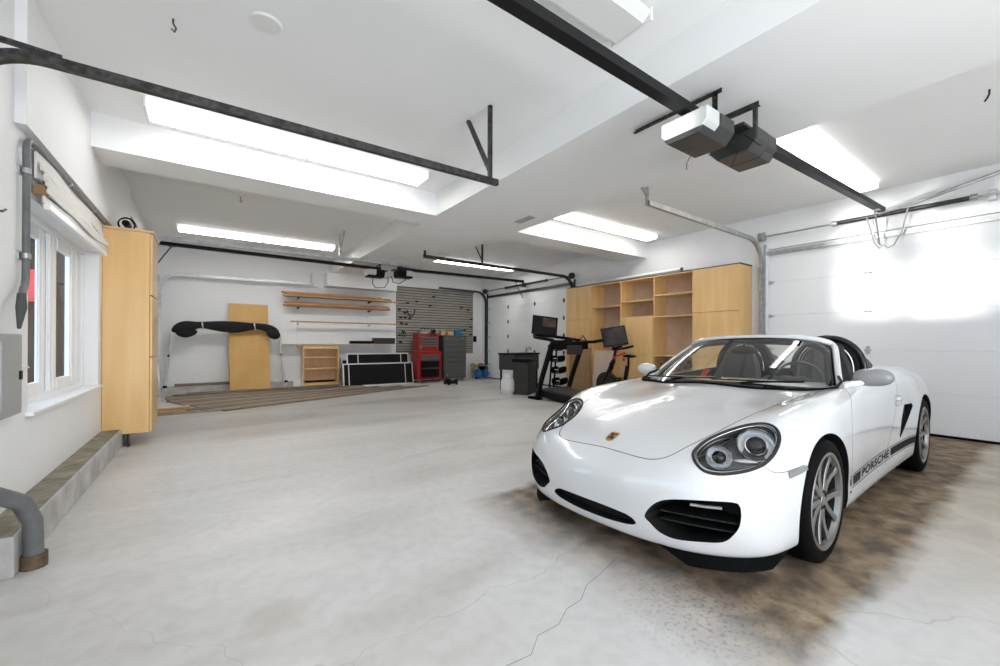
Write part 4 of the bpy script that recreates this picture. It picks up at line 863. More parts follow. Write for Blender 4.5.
def crom(p, t):
    """Catmull-Rom through the rows p at float index t"""
    n = len(p); i = min(int(t), n-2); f = t-i
    def g(k):
        if k < 0: return tuple(2*a-b for a, b in zip(p[0], p[1]))
        if k >= n: return tuple(2*a-b for a, b in zip(p[n-1], p[n-2]))
        return p[k]
    a, b, c, d = g(i-1), g(i), g(i+1), g(i+2)
    return tuple(.5*((2*q)+(-o+r)*f+(2*o-5*q+4*r-s)*f*f+(-o+3*q-3*r+s)*f**3) for o, q, r, s in zip(a, b, c, d))
def body_grid(ns=12, nc=8):
    nS = len(CARC[0])
    # mirror the first and last stations so the nose and tail are smooth across the centre line
    rows = []
    for C in CARC:
        ext = [(C[1][0], -C[1][1], C[1][2])] + C + [(C[-2][0], -C[-2][1], C[-2][2])]
        rows.append([crom(ext, 1+i/ns) for i in range((nS-1)*ns+1)])
    nC = len(rows); cols = []
    for i in range(len(rows[0])):
        col = [rows[k][i] for k in range(nC)]
        last = col[-2]; ext = col + [(col[-1][0]*2-last[0], -last[1], last[2])]
        cols.append([crom(ext, j/nc) for j in range((nC-1)*nc+1)])
    return cols            # cols[i][j]

# ---- placing the car: nose towards -x, its left flank towards the photographer
CAX, CAY, AS, WS, TILT, CYAW = 2.67, 1.59, 1.06, .955, .018, .02
cs_, sn_ = math.cos(CYAW), math.sin(CYAW)
car = thing('sports_car', 'white two-seat convertible sports car with its top off, parked nose out on the right', 'car', (CAX - sn_*.83, CAY-.83 + cs_*.83, 0), CYAW)
def Lc(p): return Vector((p[0]*AS, -p[1]*WS, p[2]+TILT*(p[1]-.8)))
def LM(mb): mb.v = [tuple(Lc(v)) for v in mb.v]; return mb
paint = mat('white_car_paint', (.68, .68, .678), .20, coat=1.0, spec=.5)
gap_m = mat('panel_gap', (.02, .02, .02), .8)
well_m = mat('wheel_well_black', (.010, .010, .010), .9, spec=.1)
intk_m = mat('intake_black', (.012, .012, .012), .45, spec=.3)
lampin = mat('lamp_housing', (.11, .11, .113), .22, metal=.6)
cabin_m = mat('cabin_black', (.022, .022, .023), .7)
decal_m = mat('decal_graphite', (.02, .021, .02), .7, spec=.08)
seat_m = mat('seat_grey', (.05, .05, .052), .65, noise=.2, nscale=30)
belt_m = mat('red_belt', (.42, .02, .015), .6)
rim_m = mat('rim_titanium', (.27, .265, .25), .32, metal=.8)
def tmp(mb, m, nm='tmp', smooth_angle=True):
    o = mb.build(nm, m); return o
def boolean(o, cutter, op='DIFFERENCE'):
    md = o.modifiers.new('b', 'BOOLEAN'); md.operation = op; md.object = cutter; md.solver = 'EXACT'
    try: md.material_mode = 'TRANSFER'
    except Exception: pass
    bpy.context.view_layer.update()
    dg = bpy.context.evaluated_depsgraph_get(); me = bpy.data.meshes.new_from_object(o.evaluated_get(dg), depsgraph=dg)
    o.modifiers.clear(); old = o.data; o.data = me; return o
def kill(o): bpy.data.objects.remove(o)
grid = body_grid(12, 8)
m = MB()
nI, nJ = len(grid), len(grid[0])
for sg in (1, -1):
    vs = [tuple(Lc((a, (w if abs(w) > 1e-6 else 0)*sg, z))) for col in grid for a, w, z in col]
    fs = [(i*nJ+j, (i+1)*nJ+j, (i+1)*nJ+j+1, i*nJ+j+1) for i in range(nI-1) for j in range(nJ-1)]
    m.add(vs, fs, True)
b0 = nI*nJ; m.f += [(i*nJ, (i+1)*nJ, b0+(i+1)*nJ, b0+i*nJ) for i in range(nI-1)]; m.sm += [False]*(nI-1)
base = m.build('body_base', paint)
bmx = bmesh.new(); bmx.from_mesh(base.data)
bmesh.ops.remove_doubles(bmx, verts=bmx.verts, dist=2e-4); bmesh.ops.dissolve_degenerate(bmx, dist=1e-5, edges=bmx.edges)
bmesh.ops.recalc_face_normals(bmx, faces=bmx.faces); bmx.to_mesh(base.data); BV = BVHTree.FromBMesh(bmx)
print('open edges', sum(1 for e in bmx.edges if len(e.link_faces) != 2)); bmx.free()
def surf(p, d, off=0.0):
    """point on the body hit from outside near car point p, looking against direction d (car axes)"""
    P = Lc(p); D = Vector((d[0]*AS, -d[1]*WS, d[2])).normalized()
    h = BV.ray_cast(P + D*.35, -D, 1.2)
    if h[0] is None: return P + D*off
    return h[0] + D*off
def prismC(poly, axis, lo, hi):
    """poly in the two other car axes"""
    n = len(poly); mb = MB()
    def P(u, v, h): return {'z': (u, v, h), 'a': (h, u, v), 'w': (u, h, v)}[axis]
    mb.add([P(u, v, lo) for u, v in poly] + [P(u, v, hi) for u, v in poly], [tuple(range(n))[::-1], tuple(range(n, 2*n))] + [(i, (i+1) % n, n+(i+1) % n, n+i) for i in range(n)]); return LM(mb)
def dense(poly, k=4, closed=True):
    n = len(poly); out = []
    for i in range(n if closed else n-1):
        q = [poly[(i-1) % n], poly[i], poly[(i+1) % n], poly[(i+2) % n]] if closed else [poly[max(i-1, 0)], poly[i], poly[i+1], poly[min(i+2, n-1)]]
        for j in range(k):
            f = j/k; out.append(tuple(.5*(2*b+(-a+c)*f+(2*a-5*b+4*c-d)*f*f+(-a+3*b-3*c+d)*f**3) for a, b, c, d in zip(*q)))
    if not closed: out.append(tuple(poly[-1]))
    return out
def mir(poly): return [(a, -w, z) for a, w, z in poly]
# --- cutters
WH = [(-.02, .325, .362), (2.415, .334, .375)]
for a, z, r in WH:
    for sg in (1, -1):
        c = prismC([(a+r*math.cos(t)/1.0*(1/AS)*1.03, z-.012+r*math.sin(t)) for t in [2*PI*k/72 for k in range(72)]], 'w', sg*.56, sg*1.1)
        o = tmp(c, well_m); boolean(base, o); kill(o)
COCK = [(.66, .0), (.68, .3), (.74, .52), (.86, .66), (1.0, .69), (1.4, .70), (1.68, .68), (1.80, .60), (1.84, .3), (1.84, 0)]
cp_ = COCK + [(a, -w) for a, w in COCK[::-1][1:-1]]
o = tmp(prismC(cp_, 'z', .42, 1.4), cabin_m); boolean(base, o); kill(o)
INT = [(.354, .302), (.385, .355), (.434, .396), (.502, .418), (.603, .431), (.714, .435), (.737, .421), (.744, .394), (.745, .362), (.739, .325), (.719, .287), (.682, .251), (.601, .238), (.498, .227), (.429, .240), (.382, .275)]
INTd = dense(INT, 3)
SLOT = [(-.30, .262), (-.25, .287), (-.1, .292), (0, .292), (.1, .292), (.25, .284), (.30, .262), (.30, .245), (.25, .230), (.1, .218), (0, .216), (-.1, .218), (-.25, .230), (-.30, .245)]
for sg in (1, -1):
    o = tmp(prismC([(w*sg, z) for w, z in INTd], 'a', -1.1, -.58), intk_m); boolean(base, o); kill(o)
o = tmp(prismC(dense(SLOT, 2), 'a', -1.1, -.80), intk_m); boolean(base, o); kill(o)
VENT = [(1.60, .44), (1.63, .56), (1.72, .668), (1.94, .66), (1.955, .635), (1.79, .535), (1.615, .415)]
for sg in (1, -1):
    o = tmp(prismC(VENT, 'w', sg*.80, sg*1.1), intk_m); boolean(base, o); kill(o)
# headlamp recesses
LAMP = [(-.669, .504, .607), (-.623, .498, .628), (-.556, .507, .655), (-.475, .539, .685), (-.399, .589, .713), (-.347, .641, .732), (-.321, .693, .739), (-.319, .735, .729), (-.339, .766, .701), (-.38, .782, .666), (-.448, .786, .624), (-.522, .773, .588), (-.589, .739, .565), (-.644, .697, .552), (-.694, .643, .545), (-.721, .59, .553), (-.712, .544, .579)]
LAMPd = dense(LAMP, 3); LD = Vector((-.62, .42, .66)).normalized()
def shrink(poly, k):
    n = len(poly); c = [sum(p[i] for p in poly)/n for i in range(3)]; return [tuple(c[i]+(p[i]-c[i])*k for i in range(3)) for p in poly]
for sg in (1, -1):
    D = Vector((LD.x, LD.y*sg, LD.z)); P = LAMPd if sg == 1 else [(a, w+.045, z+.012) for a, w, z in mir(LAMPd)]
    mb = MB(); n = len(P); hi = [tuple(Vector(p)+D*.15) for p in P]; lo = [tuple(Vector(p)-D*.085) for p in shrink(P, .93)]
    mb.add(hi+lo, [tuple(range(n)), tuple(range(n, 2*n))] + [(i, (i+1) % n, n+(i+1) % n, n+i) for i in range(n)])
    o = tmp(LM(mb), lampin); boolean(base, o); kill(o)
# --- panels cut apart so that real gaps remain
HOOD = [(-.762, 0), (-.768, .14), (-.772, .27), (-.762, .345), (-.725, .405), (-.62, .455), (-.45, .523), (-.25, .585), (.01, .637), (.30, .67), (.40, .665), (.34, .45), (.30, .2), (.29, 0)]
hp = dense([(a, w) for a, w in HOOD], 3, False); hpoly = hp + [(a, -w) for a, w in hp[::-1][1:-1]]
def inset(poly, d):
    out = []; n = len(poly); ar = sum(poly[i][0]*poly[(i+1) % n][1]-poly[(i+1) % n][0]*poly[i][1] for i in range(n)); s = 1 if ar > 0 else -1
    for i in range(n):
        p0, p1, p2 = poly[i-1], poly[i], poly[(i+1) % n]; tx, ty = p2[0]-p0[0], p2[1]-p0[1]; L = math.hypot(tx, ty) or 1
        out.append((p1[0]-ty/L*d*s, p1[1]+tx/L*d*s))
    return out
DOOR = [(.415, .265), (.385, .42), (.378, .55), (.40, .66), (.46, .74), (.58, .82), (.64, .86), (.66, 1.1), (1.66, 1.1), (1.64, .86), (1.57, .76), (1.49, .65), (1.41, .545), (1.31, .408), (1.25, .265)]
hood_o = base.copy(); hood_o.data = base.data.copy(); COL.objects.link(hood_o)
doors = []
for sg in (1, -1):
    d = base.copy(); d.data = base.data.copy(); COL.objects.link(d); doors.append(d)
G = .0024
o = tmp(prismC(inset(hpoly, G), 'z', .50, 1.2), paint); boolean(hood_o, o, 'INTERSECT'); kill(o)
o = tmp(prismC(hpoly, 'z', .49, 1.2), paint); boolean(base, o); kill(o)
for sg, d in zip((1, -1), doors):
    o = tmp(prismC(inset(DOOR, G), 'w', sg*.69, sg*1.1), paint); boolean(d, o, 'INTERSECT'); kill(o)
    o = tmp(prismC(DOOR, 'w', sg*.689, sg*1.1), paint); boolean(base, o); kill(o)
def finish(o, name):
    bm = bmesh.new(); bm.from_mesh(o.data)
    bmesh.ops.remove_doubles(bm, verts=bm.verts, dist=1e-5)
    for f in bm.faces: f.smooth = True
    for e in bm.edges:
        e.smooth = not (len(e.link_faces) != 2 or e.calc_face_angle(0) > math.radians(24) or e.link_faces[0].material_index != e.link_faces[1].material_index)
    bm.to_mesh(o.data); bm.free(); o.name = name; o.data.name = name; o.parent = car
    print(name, len(o.data.polygons), [mm.name for mm in o.data.materials if mm])
    return o
finish(base, 'body'); finish(hood_o, 'front_lid')
for d in doors: finish(d, 'door')
near_door = doors[0]

# --- surface-following pieces
def patch(name, poly3, d, m, parent=car, off=.0015, rings=6, thick=0, sub=1):
    """skin over a closed outline, laid on the body along direction d"""
    n = len(poly3); c = [sum(p[i] for p in poly3)/n for i in range(3)]; v = []; f = []
    for r in range(rings):
        k = 1-r/rings
        for p in poly3: v.append(tuple(surf([c[i]+(p[i]-c[i])*k for i in range(3)], d, off)))
    v.append(tuple(surf(c, d, off))); ci = len(v)-1
    for r in range(rings-1):
        for i in range(n): f.append((r*n+i, r*n+(i+1) % n, (r+1)*n+(i+1) % n, (r+1)*n+i))
    for i in range(n): f.append(((rings-1)*n+i, (rings-1)*n+(i+1) % n, ci))
    mb = MB(); mb.add(v, f, True); o = mb.build(name, m, parent)
    if thick: sd = o.modifiers.new('s', 'SOLIDIFY'); sd.thickness = thick; sd.offset = -1
    return o
def line_on(name, pts, d, r, m, parent=car, off=0, closed=False, k=4):
    q = [tuple(surf(p, d, off)) for p in dense(pts, k, closed)]
    mb = MB(); mb.tube(q, r, 6, closed=closed); return mb.build(name, m, parent)
cover = glass_mat('lamp_cover_glass', (.97, .97, .97), .035); refl_m = mat('lamp_reflector', (.60, .60, .61), .10, metal=1)
black_gloss = mat('black_gloss', (.01, .01, .011), .12)
for sg in (1, -1):
    hl = bpy.data.objects.new('headlight', None); COL.objects.link(hl); hl.parent = car
    P = LAMPd if sg == 1 else [(a, w+.045, z+.012) for a, w, z in mir(LAMPd)]; D = (LD.x, LD.y*sg, LD.z)
    patch('lamp_cover', shrink(P, .985), D, cover, hl, .0)
    mb = MB(); mb.tube([tuple(surf(p, D, -.002)) for p in P], .009, 6, closed=True); mb.build('lamp_seal', gap_m, hl)
    mb = MB(); mb.tube([tuple(surf(p, D, -.006)) for p in shrink(P, .93)], .0022, 6, closed=True); mb.build('trim_line', chrome, hl)
    for (a, w, z, r) in ((-.428, .695, .652, .079), (-.608, .600, .605, .057)):
        wq = w*sg + (.045 if sg < 0 else 0); F = Vector((-.86, .30*sg, .42)).normalized(); q = F.to_track_quat('Z', 'Y').to_matrix().to_4x4()
        M4 = T(*(Lc((a, wq, z)) - Vector((F.x, -F.y, F.z))*.030)) @ Vector((F.x, -F.y, F.z)).to_track_quat('Z', 'Y').to_matrix().to_4x4()
        b_ = MB().lathe([(r, .012), (r*1.06, .018), (r*1.10, .008), (r*1.06, -.005), (r, .0), (r*.85, -.02), (r*.62, -.035), (r*.60, -.036)], 36, M=M4).build('reflector', refl_m, hl)
        MB().lathe([(r*.62, -.036), (r*.62, -.005), (r*.56, .0), (r*.54, -.01), (r*.53, -.03)], 32, M=M4).build('projector_ring', chrome, b_)
        MB().lathe([(r*.54, -.02), (r*.46, -.004), (r*.3, .008), (r*.12, .013), (0, .014)], 32, M=M4).build('projector_lens', black_gloss, b_)
    cI = Lc((-.52, .69*sg, .585)); mb = MB()
    mb.ball((0, 0, 0), (.016, .055, .014), 8, M=T(*(cI-Vector((-.6, -.3*sg, .5))*.02)) @ rot('Z', 32*sg)); mb.build('indicator_bulb', mat('amberless_lens', (.5, .5, .5), .12, metal=.7), hl)
    # marker, bumper seam, intake details, splitter
    MK = [(-.43, .84*sg, .550), (-.36, .855*sg, .556), (-.295, .869*sg, .561), (-.292, .872*sg, .540), (-.36, .86*sg, .530), (-.435, .846*sg, .520)]
    patch('side_marker', MK, (-.2, sg, 0), mat('marker_lens', (.24, .24, .235), .15), off=.006, rings=2)
    line_on('bumper_seam', [(-.535, .78*sg, .582), (-.52, .80*sg, .562), (-.49, .815*sg, .549), (-.43, .84*sg, .55), (-.36, .855*sg, .557), (-.31, .868*sg, .562)], (-.3, sg, .2), .0016, gap_m, off=-.0004)
    for zz in (.33, .29): 
        mb = MB(); 
        for q in range(8): mb.box(-.73, -.60, .40+q*.04, .44+q*.04, zz-.004, zz+.004)
        mb.v = [(v[0]-.17*(1-(v[1]/.72)**2)+.06, v[1]*sg, v[2]) for v in mb.v]; LM(mb).build('intake_slat', intk_m, car)
    mb = MB(); mb.sweep([(-.765, .545*sg, .394), (-.735, .60*sg, .392), (-.69, .66*sg, .390)], [(-.006, -.005), (.006, -.005), (.006, .005), (-.006, .005)]); LM(mb).build('running_light', mat('running_light_lens', (.35, .35, .35), .2), car)
    row = [crom([(C[0], C[1]*sg, C[2]) for C in CARC[1]], t) for t in [1.35+i*.14 for i in range(20)]]
    row0 = [(a+.03*(1 if abs(w) < .7 else .5), w*.985, z) for a, w, z in row]; n = len(row)
    mb = MB(); v = []
    for i, (a, w, z) in enumerate(row):
        f = min(1, min(i, n-1-i)/4); h = .075*f+.004
        v += [(a+.015, w*.985, z+.006), (a+.004, w*.99, z-h), (a+.06, w*.93, z-h), (a+.08, w*.9, z+.006)]
    mb.add(v, [(i*4+k, (i+1)*4+k, (i+1)*4+(k+1) % 4, i*4+(k+1) % 4) for i in range(n-1) for k in range(4)] + [(0, 1, 2, 3), ((n-1)*4+3, (n-1)*4+2, (n-1)*4+1, (n-1)*4)]); LM(mb).build('front_lip', black_matte, car)
    # flank graphics: thin lines, dark block, letters, dark band
    def strip(a0, a1, zf0, zf1, nm, steps=24, m_=decal_m):
        v = []
        for i in range(steps+1):
            a = a0+(a1-a0)*i/steps
            v += [tuple(surf((a, .9*sg, zf0(a)), (0, sg, 0), .0016)), tuple(surf((a, .9*sg, zf1(a)), (0, sg, 0), .0016))]
        mb = MB(); mb.add(v, [(2*i, 2*i+2, 2*i+3, 2*i+1) for i in range(steps)], True); return mb
    zt = lambda a: .374 + .010*min(1, max(0, (a-.4)/.9)) + .022*max(0, (a-1.3)/.8) - .02*max(0, (a-1.75)/.35)**2
    zb_ = lambda a: .292 + .006*min(1, max(0, (a-.4)/.9)) + .022*max(0, (a-1.3)/.8) - .02*max(0, (a-1.75)/.35)**2
    mb = MB()
    def addm(x): mb.add(x.v, x.f, True)
    addm(strip(.415, 2.08, lambda a: zt(a)-.005, zt, '')); addm(strip(.415, 2.06, zb_, lambda a: zb_(a)+.005, ''))
    addm(strip(.43, .60, lambda a: zb_(a)+.014, lambda a: zt(a)-.014, '', 4)); addm(strip(1.38, 2.06, lambda a: zb_(a)+.014, lambda a: zt(a)-.014, '', 16))
    addm(strip(.366, .392, lambda a: .312, lambda a: .352, '', 2)); addm(strip(.366, .392, lambda a: .270, lambda a: .284, '', 2)); addm(strip(.366, .392, lambda a: .362, lambda a: .372, '', 2))
    mb.build('flank_stripe', decal_m, car)
    line_on('door_gap_line', [(a, .9*sg, z) for a, z in DOOR[:7]], (0, sg, 0), .0019, gap_m, off=-.0012, k=6)
    line_on('door_gap_line', [(a, .9*sg, z) for a, z in DOOR[9:]], (0, sg, 0), .0019, gap_m, off=-.0012, k=6)
    cu = bpy.data.curves.new('txt', 'FONT'); cu.body = 'PORSCHE'; cu.size = .082; cu.space_character = 1.12; cu.offset = .0028
    to = bpy.data.objects.new('txt', cu); COL.objects.link(to); bpy.context.view_layer.update()
    dg = bpy.context.evaluated_depsgraph_get(); tm = bpy.data.meshes.new_from_object(to.evaluated_get(dg), depsgraph=dg); kill(to)
    xs = [v.co.x for v in tm.vertices]; ys = [v.co.y for v in tm.vertices]; x0, x1, y0, y1 = min(xs), max(xs), min(ys), max(ys)
    bm = bmesh.new(); bm.from_mesh(tm); bmesh.ops.triangulate(bm, faces=bm.faces)
    for v in bm.verts:
        fx = (v.co.x-x0)/(x1-x0); fx = fx if sg == 1 else 1-fx; a = .64+fx*.70; fz = (v.co.y-y0)/(y1-y0)
        v.co = surf((a, .9*sg, zb_(a)+.014+fz*(zt(a)-zb_(a)-.028)), (0, sg, 0), .0018)
    bm.to_mesh(tm); bm.free(); tm.materials.clear(); tm.materials.append(decal_m); o = bpy.data.objects.new('flank_lettering', tm); link(o, car)
    # door handle
    dpar = near_door if sg == 1 else doors[1]
    mb = MB(); mb.ball((0, 0, 0), (.08, .017, .017), 10); mb.v = [tuple(Vector(v) + surf((1.585, .9*sg, .722), (0, sg, 0), .004)) for v in mb.v]; mb.build('door_handle', paint, dpar)
    hr = dense([(1.50, .9*sg, .745), (1.58, .9*sg, .75), (1.66, .9*sg, .742), (1.665, .9*sg, .71), (1.64, .9*sg, .68), (1.57, .9*sg, .672), (1.505, .9*sg, .68), (1.49, .9*sg, .71)], 3)
    mb = MB(); mb.tube([tuple(surf(p, (0, sg, 0), -.0006)) for p in hr], .0018, 6, closed=True); mb.build('handle_recess_line', gap_m, dpar)
    # vent slats inside the side scoop
    mb = MB()
    for k in range(3): mb.box(1.66+k*.085, 1.675+k*.085, .845, .865, .44+k*.03, .66)
    mb.v = [(v[0], v[1]*sg, v[2]) for v in mb.v]; LM(mb).build('scoop_vane', intk_m, car)

line_on('lid_gap_line', [(a, -w, .7) for a, w in HOOD[:11][::-1]] + [(a, w, .7) for a, w in HOOD[1:11]], (0, 0, 1), .0022, gap_m, off=-.0008, k=5)
# crest badge on the front lid
CR = [(-.735, 0), (-.725, .022), (-.70, .030), (-.665, .032), (-.635, .031), (-.632, 0)]
cr_ = [(a, w, .62) for a, w in CR] + [(a, -w, .62) for a, w in CR[::-1][1:-1]]
gold = mat('badge_gold', (.55, .38, .10), .3, metal=.8)
bd = patch('crest_badge', dense(cr_, 2), (-.5, 0, .85), gold, hood_o, .003, rings=3)
for (a0, a1, w0, w1, c_) in ((-.668, -.645, .003, .024, 'red'), (-.712, -.69, -.022, -.003, 'red'), (-.668, -.645, -.024, -.003, 'dark'), (-.712, -.69, .003, .022, 'dark')):
    patch('badge_quarter', [(a0, w0, .62), (a0, w1, .62), (a1, w1, .62), (a1, w0, .62)], (-.5, 0, .85), mat('badge_red', (.4, .02, .02), .3) if c_ == 'red' else mat('badge_black', (.02, .02, .02), .3), bd, .0042, rings=2)
patch('badge_centre', [(-.70+.0, -.008, .62), (-.70, .008, .62), (-.655, .009, .62), (-.655, -.009, .62)], (-.5, 0, .85), mat('badge_black', (.02, .02, .02), .3), bd, .005, rings=2)

# wheels
def wheel_proto(R, W_):
    wp = bpy.data.objects.new('wheel', None); COL.objects.link(wp); wp.parent = car      # axis along local y, outer face at -y
    rr = .248; h = W_/2; AXM = rot('X', 90)          # lathe z -> -y
    prof = [(rr-.006, h-.02), (rr+.004, h-.004), (rr+.02, h), (R-.03, h-.004), (R-.012, h-.014), (R-.003, h-.034), (R, h-.06), (R, 0), (R, -h+.06), (R-.012, -h+.014), (rr+.02, -h), (rr-.006, -h+.02)]
    MB().lathe(prof, 72, M=AXM).build('tyre', mat('tyre_rubber', (.005, .005, .005), .6, spec=.04), wp)
    m = MB(); m.lathe([(rr+.004, h-.006), (rr-.004, h-.001), (rr-.016, h-.006), (rr-.020, h-.018), (rr-.024, h-.03), (rr, h-.03)], 72, M=AXM); rim = m.build('rim', rim_m, wp)
    m = MB(); m.lathe([(rr-.022, h-.03), (rr-.03, h-.05), (rr-.03, -h+.03), (rr, -h+.01), (rr+.0, h-.03)], 72, M=AXM); m.build('rim_barrel', mat('rim_barrel_dark', (.008, .008, .008), .6, spec=.15), rim)
    for k in range(5):
        for s_ in (-1, 1):
            a0 = 2*PI*k/5+s_*.20; a1 = 2*PI*k/5+s_*.31
            m = MB(); v = []
            for f in [i/6 for i in range(7)]:
                r = .05+(rr-.022-.05)*f; ang = a0+(a1-a0)*min(1, f*1.15); wd = .019-.005*f+(.008*(f > .9)); y = h-.022+.012*f-.008*math.sin(PI*f)
                c = Vector((r*math.cos(ang), 0, r*math.sin(ang))); t_ = Vector((-math.sin(ang), 0, math.cos(ang)))
                for tt, yy in ((-1, y-.004), (-.5, y), (.5, y), (1, y-.004), (.8, y-.034), (-.8, y-.034)): 
                    p = c+t_*wd*tt; v.append((p.x, -yy, p.z))
            m.add(v, [(i*6+q, (i+1)*6+q, (i+1)*6+(q+1) % 6, i*6+(q+1) % 6) for i in range(6) for q in range(6)] + [tuple(range(6)), tuple(36+q for q in range(6))[::-1]], False)
            m.build('spoke', rim_m, rim, bevel=.002)
    m = MB(); m.lathe([(0, h-.022), (.028, h-.022), (.034, h-.028), (.065, h-.034), (.07, h-.06)], 30, M=AXM); m.build('hub_cap', rim_m, rim)
    for k in range(5): MB().cyl((.046*math.cos(2*PI*k/5+.6), -h+.03, .046*math.sin(2*PI*k/5+.6)), (.046*math.cos(2*PI*k/5+.6), -h+.022, .046*math.sin(2*PI*k/5+.6)), .008, n=8).build('wheel_bolt', black_metal, rim)
    m = MB(); m.lathe([(.06, h-.10), (.159, h-.10), (.159, h-.125), (.06, h-.125)], 48, M=AXM); m.lathe([(.0, h-.08), (.085, h-.08), (.085, h-.12)], 40, M=AXM); m.build('brake_disc', mat('brake_disc_steel', (.09, .085, .08), .4, metal=.9), wp)
    m = MB(); m.sweep([((.15)*math.cos(a), -h+.085, .15*math.sin(a)) for a in [2.2+.09*i for i in range(12)]], [(-.02, -.035), (.03, -.035), (.03, .035), (-.02, .035)], (0, 1, 0)); m.build('brake_caliper', mat('caliper_grey', (.12, .12, .12), .4), wp, bevel=.006)
    return wp
front_w = wheel_proto(.324, .235); rear_w = wheel_proto(.334, .262)
def put_wheel(o, a, w, R, side):
    o.location = (a*AS, -w*WS*side, R+.001); o.rotation_euler = (0, .35, 0 if side == 1 else PI)
put_wheel(front_w, -.025, .885-.1175/WS, .324, 1); put_wheel(rear_w, 2.415, .905-.131/WS, .334, 1)
fw2 = copy_tree(front_w, car); put_wheel(fw2, -.025, .885-.1175/WS, .324, -1)
rw2 = copy_tree(rear_w, car); put_wheel(rw2, 2.415, .905-.131/WS, .334, -1)

# windshield and frame
BW = [(.32, 0, .868), (.335, .25, .864), (.38, .45, .855), (.47, .60, .845), (.60, .68, .838), (.68, .715, .832)]
TW_ = [(.98, 0, 1.205), (.985, .18, 1.203), (1.0, .32, 1.196), (1.03, .43, 1.183), (1.07, .51, 1.162), (1.12, .565, 1.13)]
def full(P): return [(a, -w, z) for a, w, z in P[::-1][:-1]] + P
BWd = dense(full(BW), 4, False); TWd = dense(full(TW_), 4, False); n = len(BWd); nv = 8
mb = MB(); v = []
for j in range(nv+1):
    f = j/nv
    for b, t in zip(BWd, TWd):
        bulge = .02*math.sin(PI*f)
        v.append((b[0]+(t[0]-b[0])*f-bulge, b[1]+(t[1]-b[1])*f, b[2]+(t[2]-b[2])*f+bulge*.6))
mb.add(v, [(j*n+i, j*n+i+1, (j+1)*n+i+1, (j+1)*n+i) for j in range(nv) for i in range(n-1)], True)
ws_ = LM(mb).build('windshield', glass_mat('windshield_glass', (.90, .93, .91), .085), car)
col_n = [v[j*n+n-1] for j in range(nv+1)]; col_f = [v[j*n] for j in range(nv+1)]
path = col_f[:-1] + TWd + col_n[::-1][1:]
def off(P, da, dw, dz): return [(a+da, w+dw*(1 if w > 0 else -1)*min(1, abs(w)/.3), z+dz) for a, w, z in P]
def soft(P, r=3):
    out = list(P)
    for _ in range(r): out = [out[0]] + [tuple((out[i-1][k]+2*out[i][k]+out[i+1][k])/4 for k in range(3)) for i in range(1, len(out)-1)] + [out[-1]]
    return out
path = soft(path, 4)
mb = MB(); mb.tube(off(path, .03, .022, .012), .021, 10); LM(mb).build('windshield_frame', paint, car)
mb = MB(); mb.tube(off(path, .008, -.02, -.022), .028, 8); LM(mb).build('windshield_seal', black_matte, car)
mb = MB(); mb.tube(off(path, .05, -.01, -.008), .02, 8); LM(mb).build('inner_frame', cabin_m, car)
# black cowl below the glass, wipers
mb = MB(); v = []
cw = dense(full([(.30, 0, .866), (.315, .25, .862), (.355, .45, .852), (.42, .62, .845), (.52, .70, .840), (.60, .745, .836)]), 3, False)
for a, w, z in cw:
    s0 = surf((a, w, z), (0, 0, 1), .0); la = Vector(Lc((a+.13, w*.93, z+.012)))
    v += [tuple(s0+Vector((0, 0, .002))), tuple(s0+Vector((.01, 0, .012))), tuple(la+Vector((0, 0, .006))), tuple(la-Vector((0, 0, .02)))]
mb.add(v, [(i*4+k, (i+1)*4+k, (i+1)*4+(k+1) % 4, i*4+(k+1) % 4) for i in range(len(cw)-1) for k in range(4)]); mb.build('cowl_panel', black_matte, car)
for s_, a0 in ((1, .25), (-1, -.30)):
    mb = MB(); pts = [(.36, a0, .885), (.40, a0+.15, .898), (.46, a0+.36, .905)]; mb.tube(pts, .007, 6); mb.tube([(.375, a0-.22, .898), (.375, a0, .90), (.42, a0+.3, .90)], .005, 6); LM(mb).build('wiper', black_plastic, car)
# interior: dash, binnacle, wheel, seats, tunnel, bulkhead
mb = MB(); sec = [(.42, .70), (.45, .845), (.60, .862), (.76, .868), (.86, .845), (.90, .78), (.88, .62)]
n = len(sec); v = []
ws2 = [-.68, -.62, -.4, 0, .4, .62, .68]
for w in ws2:
    k = abs(w)/.68; v += [(a+.20*k*k*(1 if a < .7 else .4), w, z-.025*k) for a, z in sec]
mb.add(v, [(i*n+q, (i+1)*n+q, (i+1)*n+(q+1) % n, i*n+(q+1) % n) for i in range(len(ws2)-1) for q in range(n)] + [tuple(range(n)), tuple((len(ws2)-1)*n+q for q in range(n))], True); LM(mb).build('dashboard', cabin_m, car)
mb = MB()
for w, r in ((.27, .07), (.37, .085), (.47, .07)): mb.ball((.80, w, .865), (.10, r, .055), 10)
bin_ = LM(mb).build('instrument_hood', cabin_m, car)
mb = MB(); mb.lathe([(.165, 0), (.178, .014), (.191, 0), (.178, -.014), (.165, 0)], 40)
mb.cyl((0, 0, -.02), (0, 0, .02), .05, n=20)
for q in (0, PI, -PI/2): mb.tube([(.04*math.cos(q), .04*math.sin(q), 0), (.17*math.cos(q), .17*math.sin(q), 0)], .014, 8)
SWM = T(*Lc((1.03, .36, .845))) @ rot('Y', -66) @ rot('Z', 90)
mb.v = [tuple(SWM @ Vector(v)) for v in mb.v]; mb.build('steering_wheel', mat('steering_grey', (.05, .05, .05), .45), car)
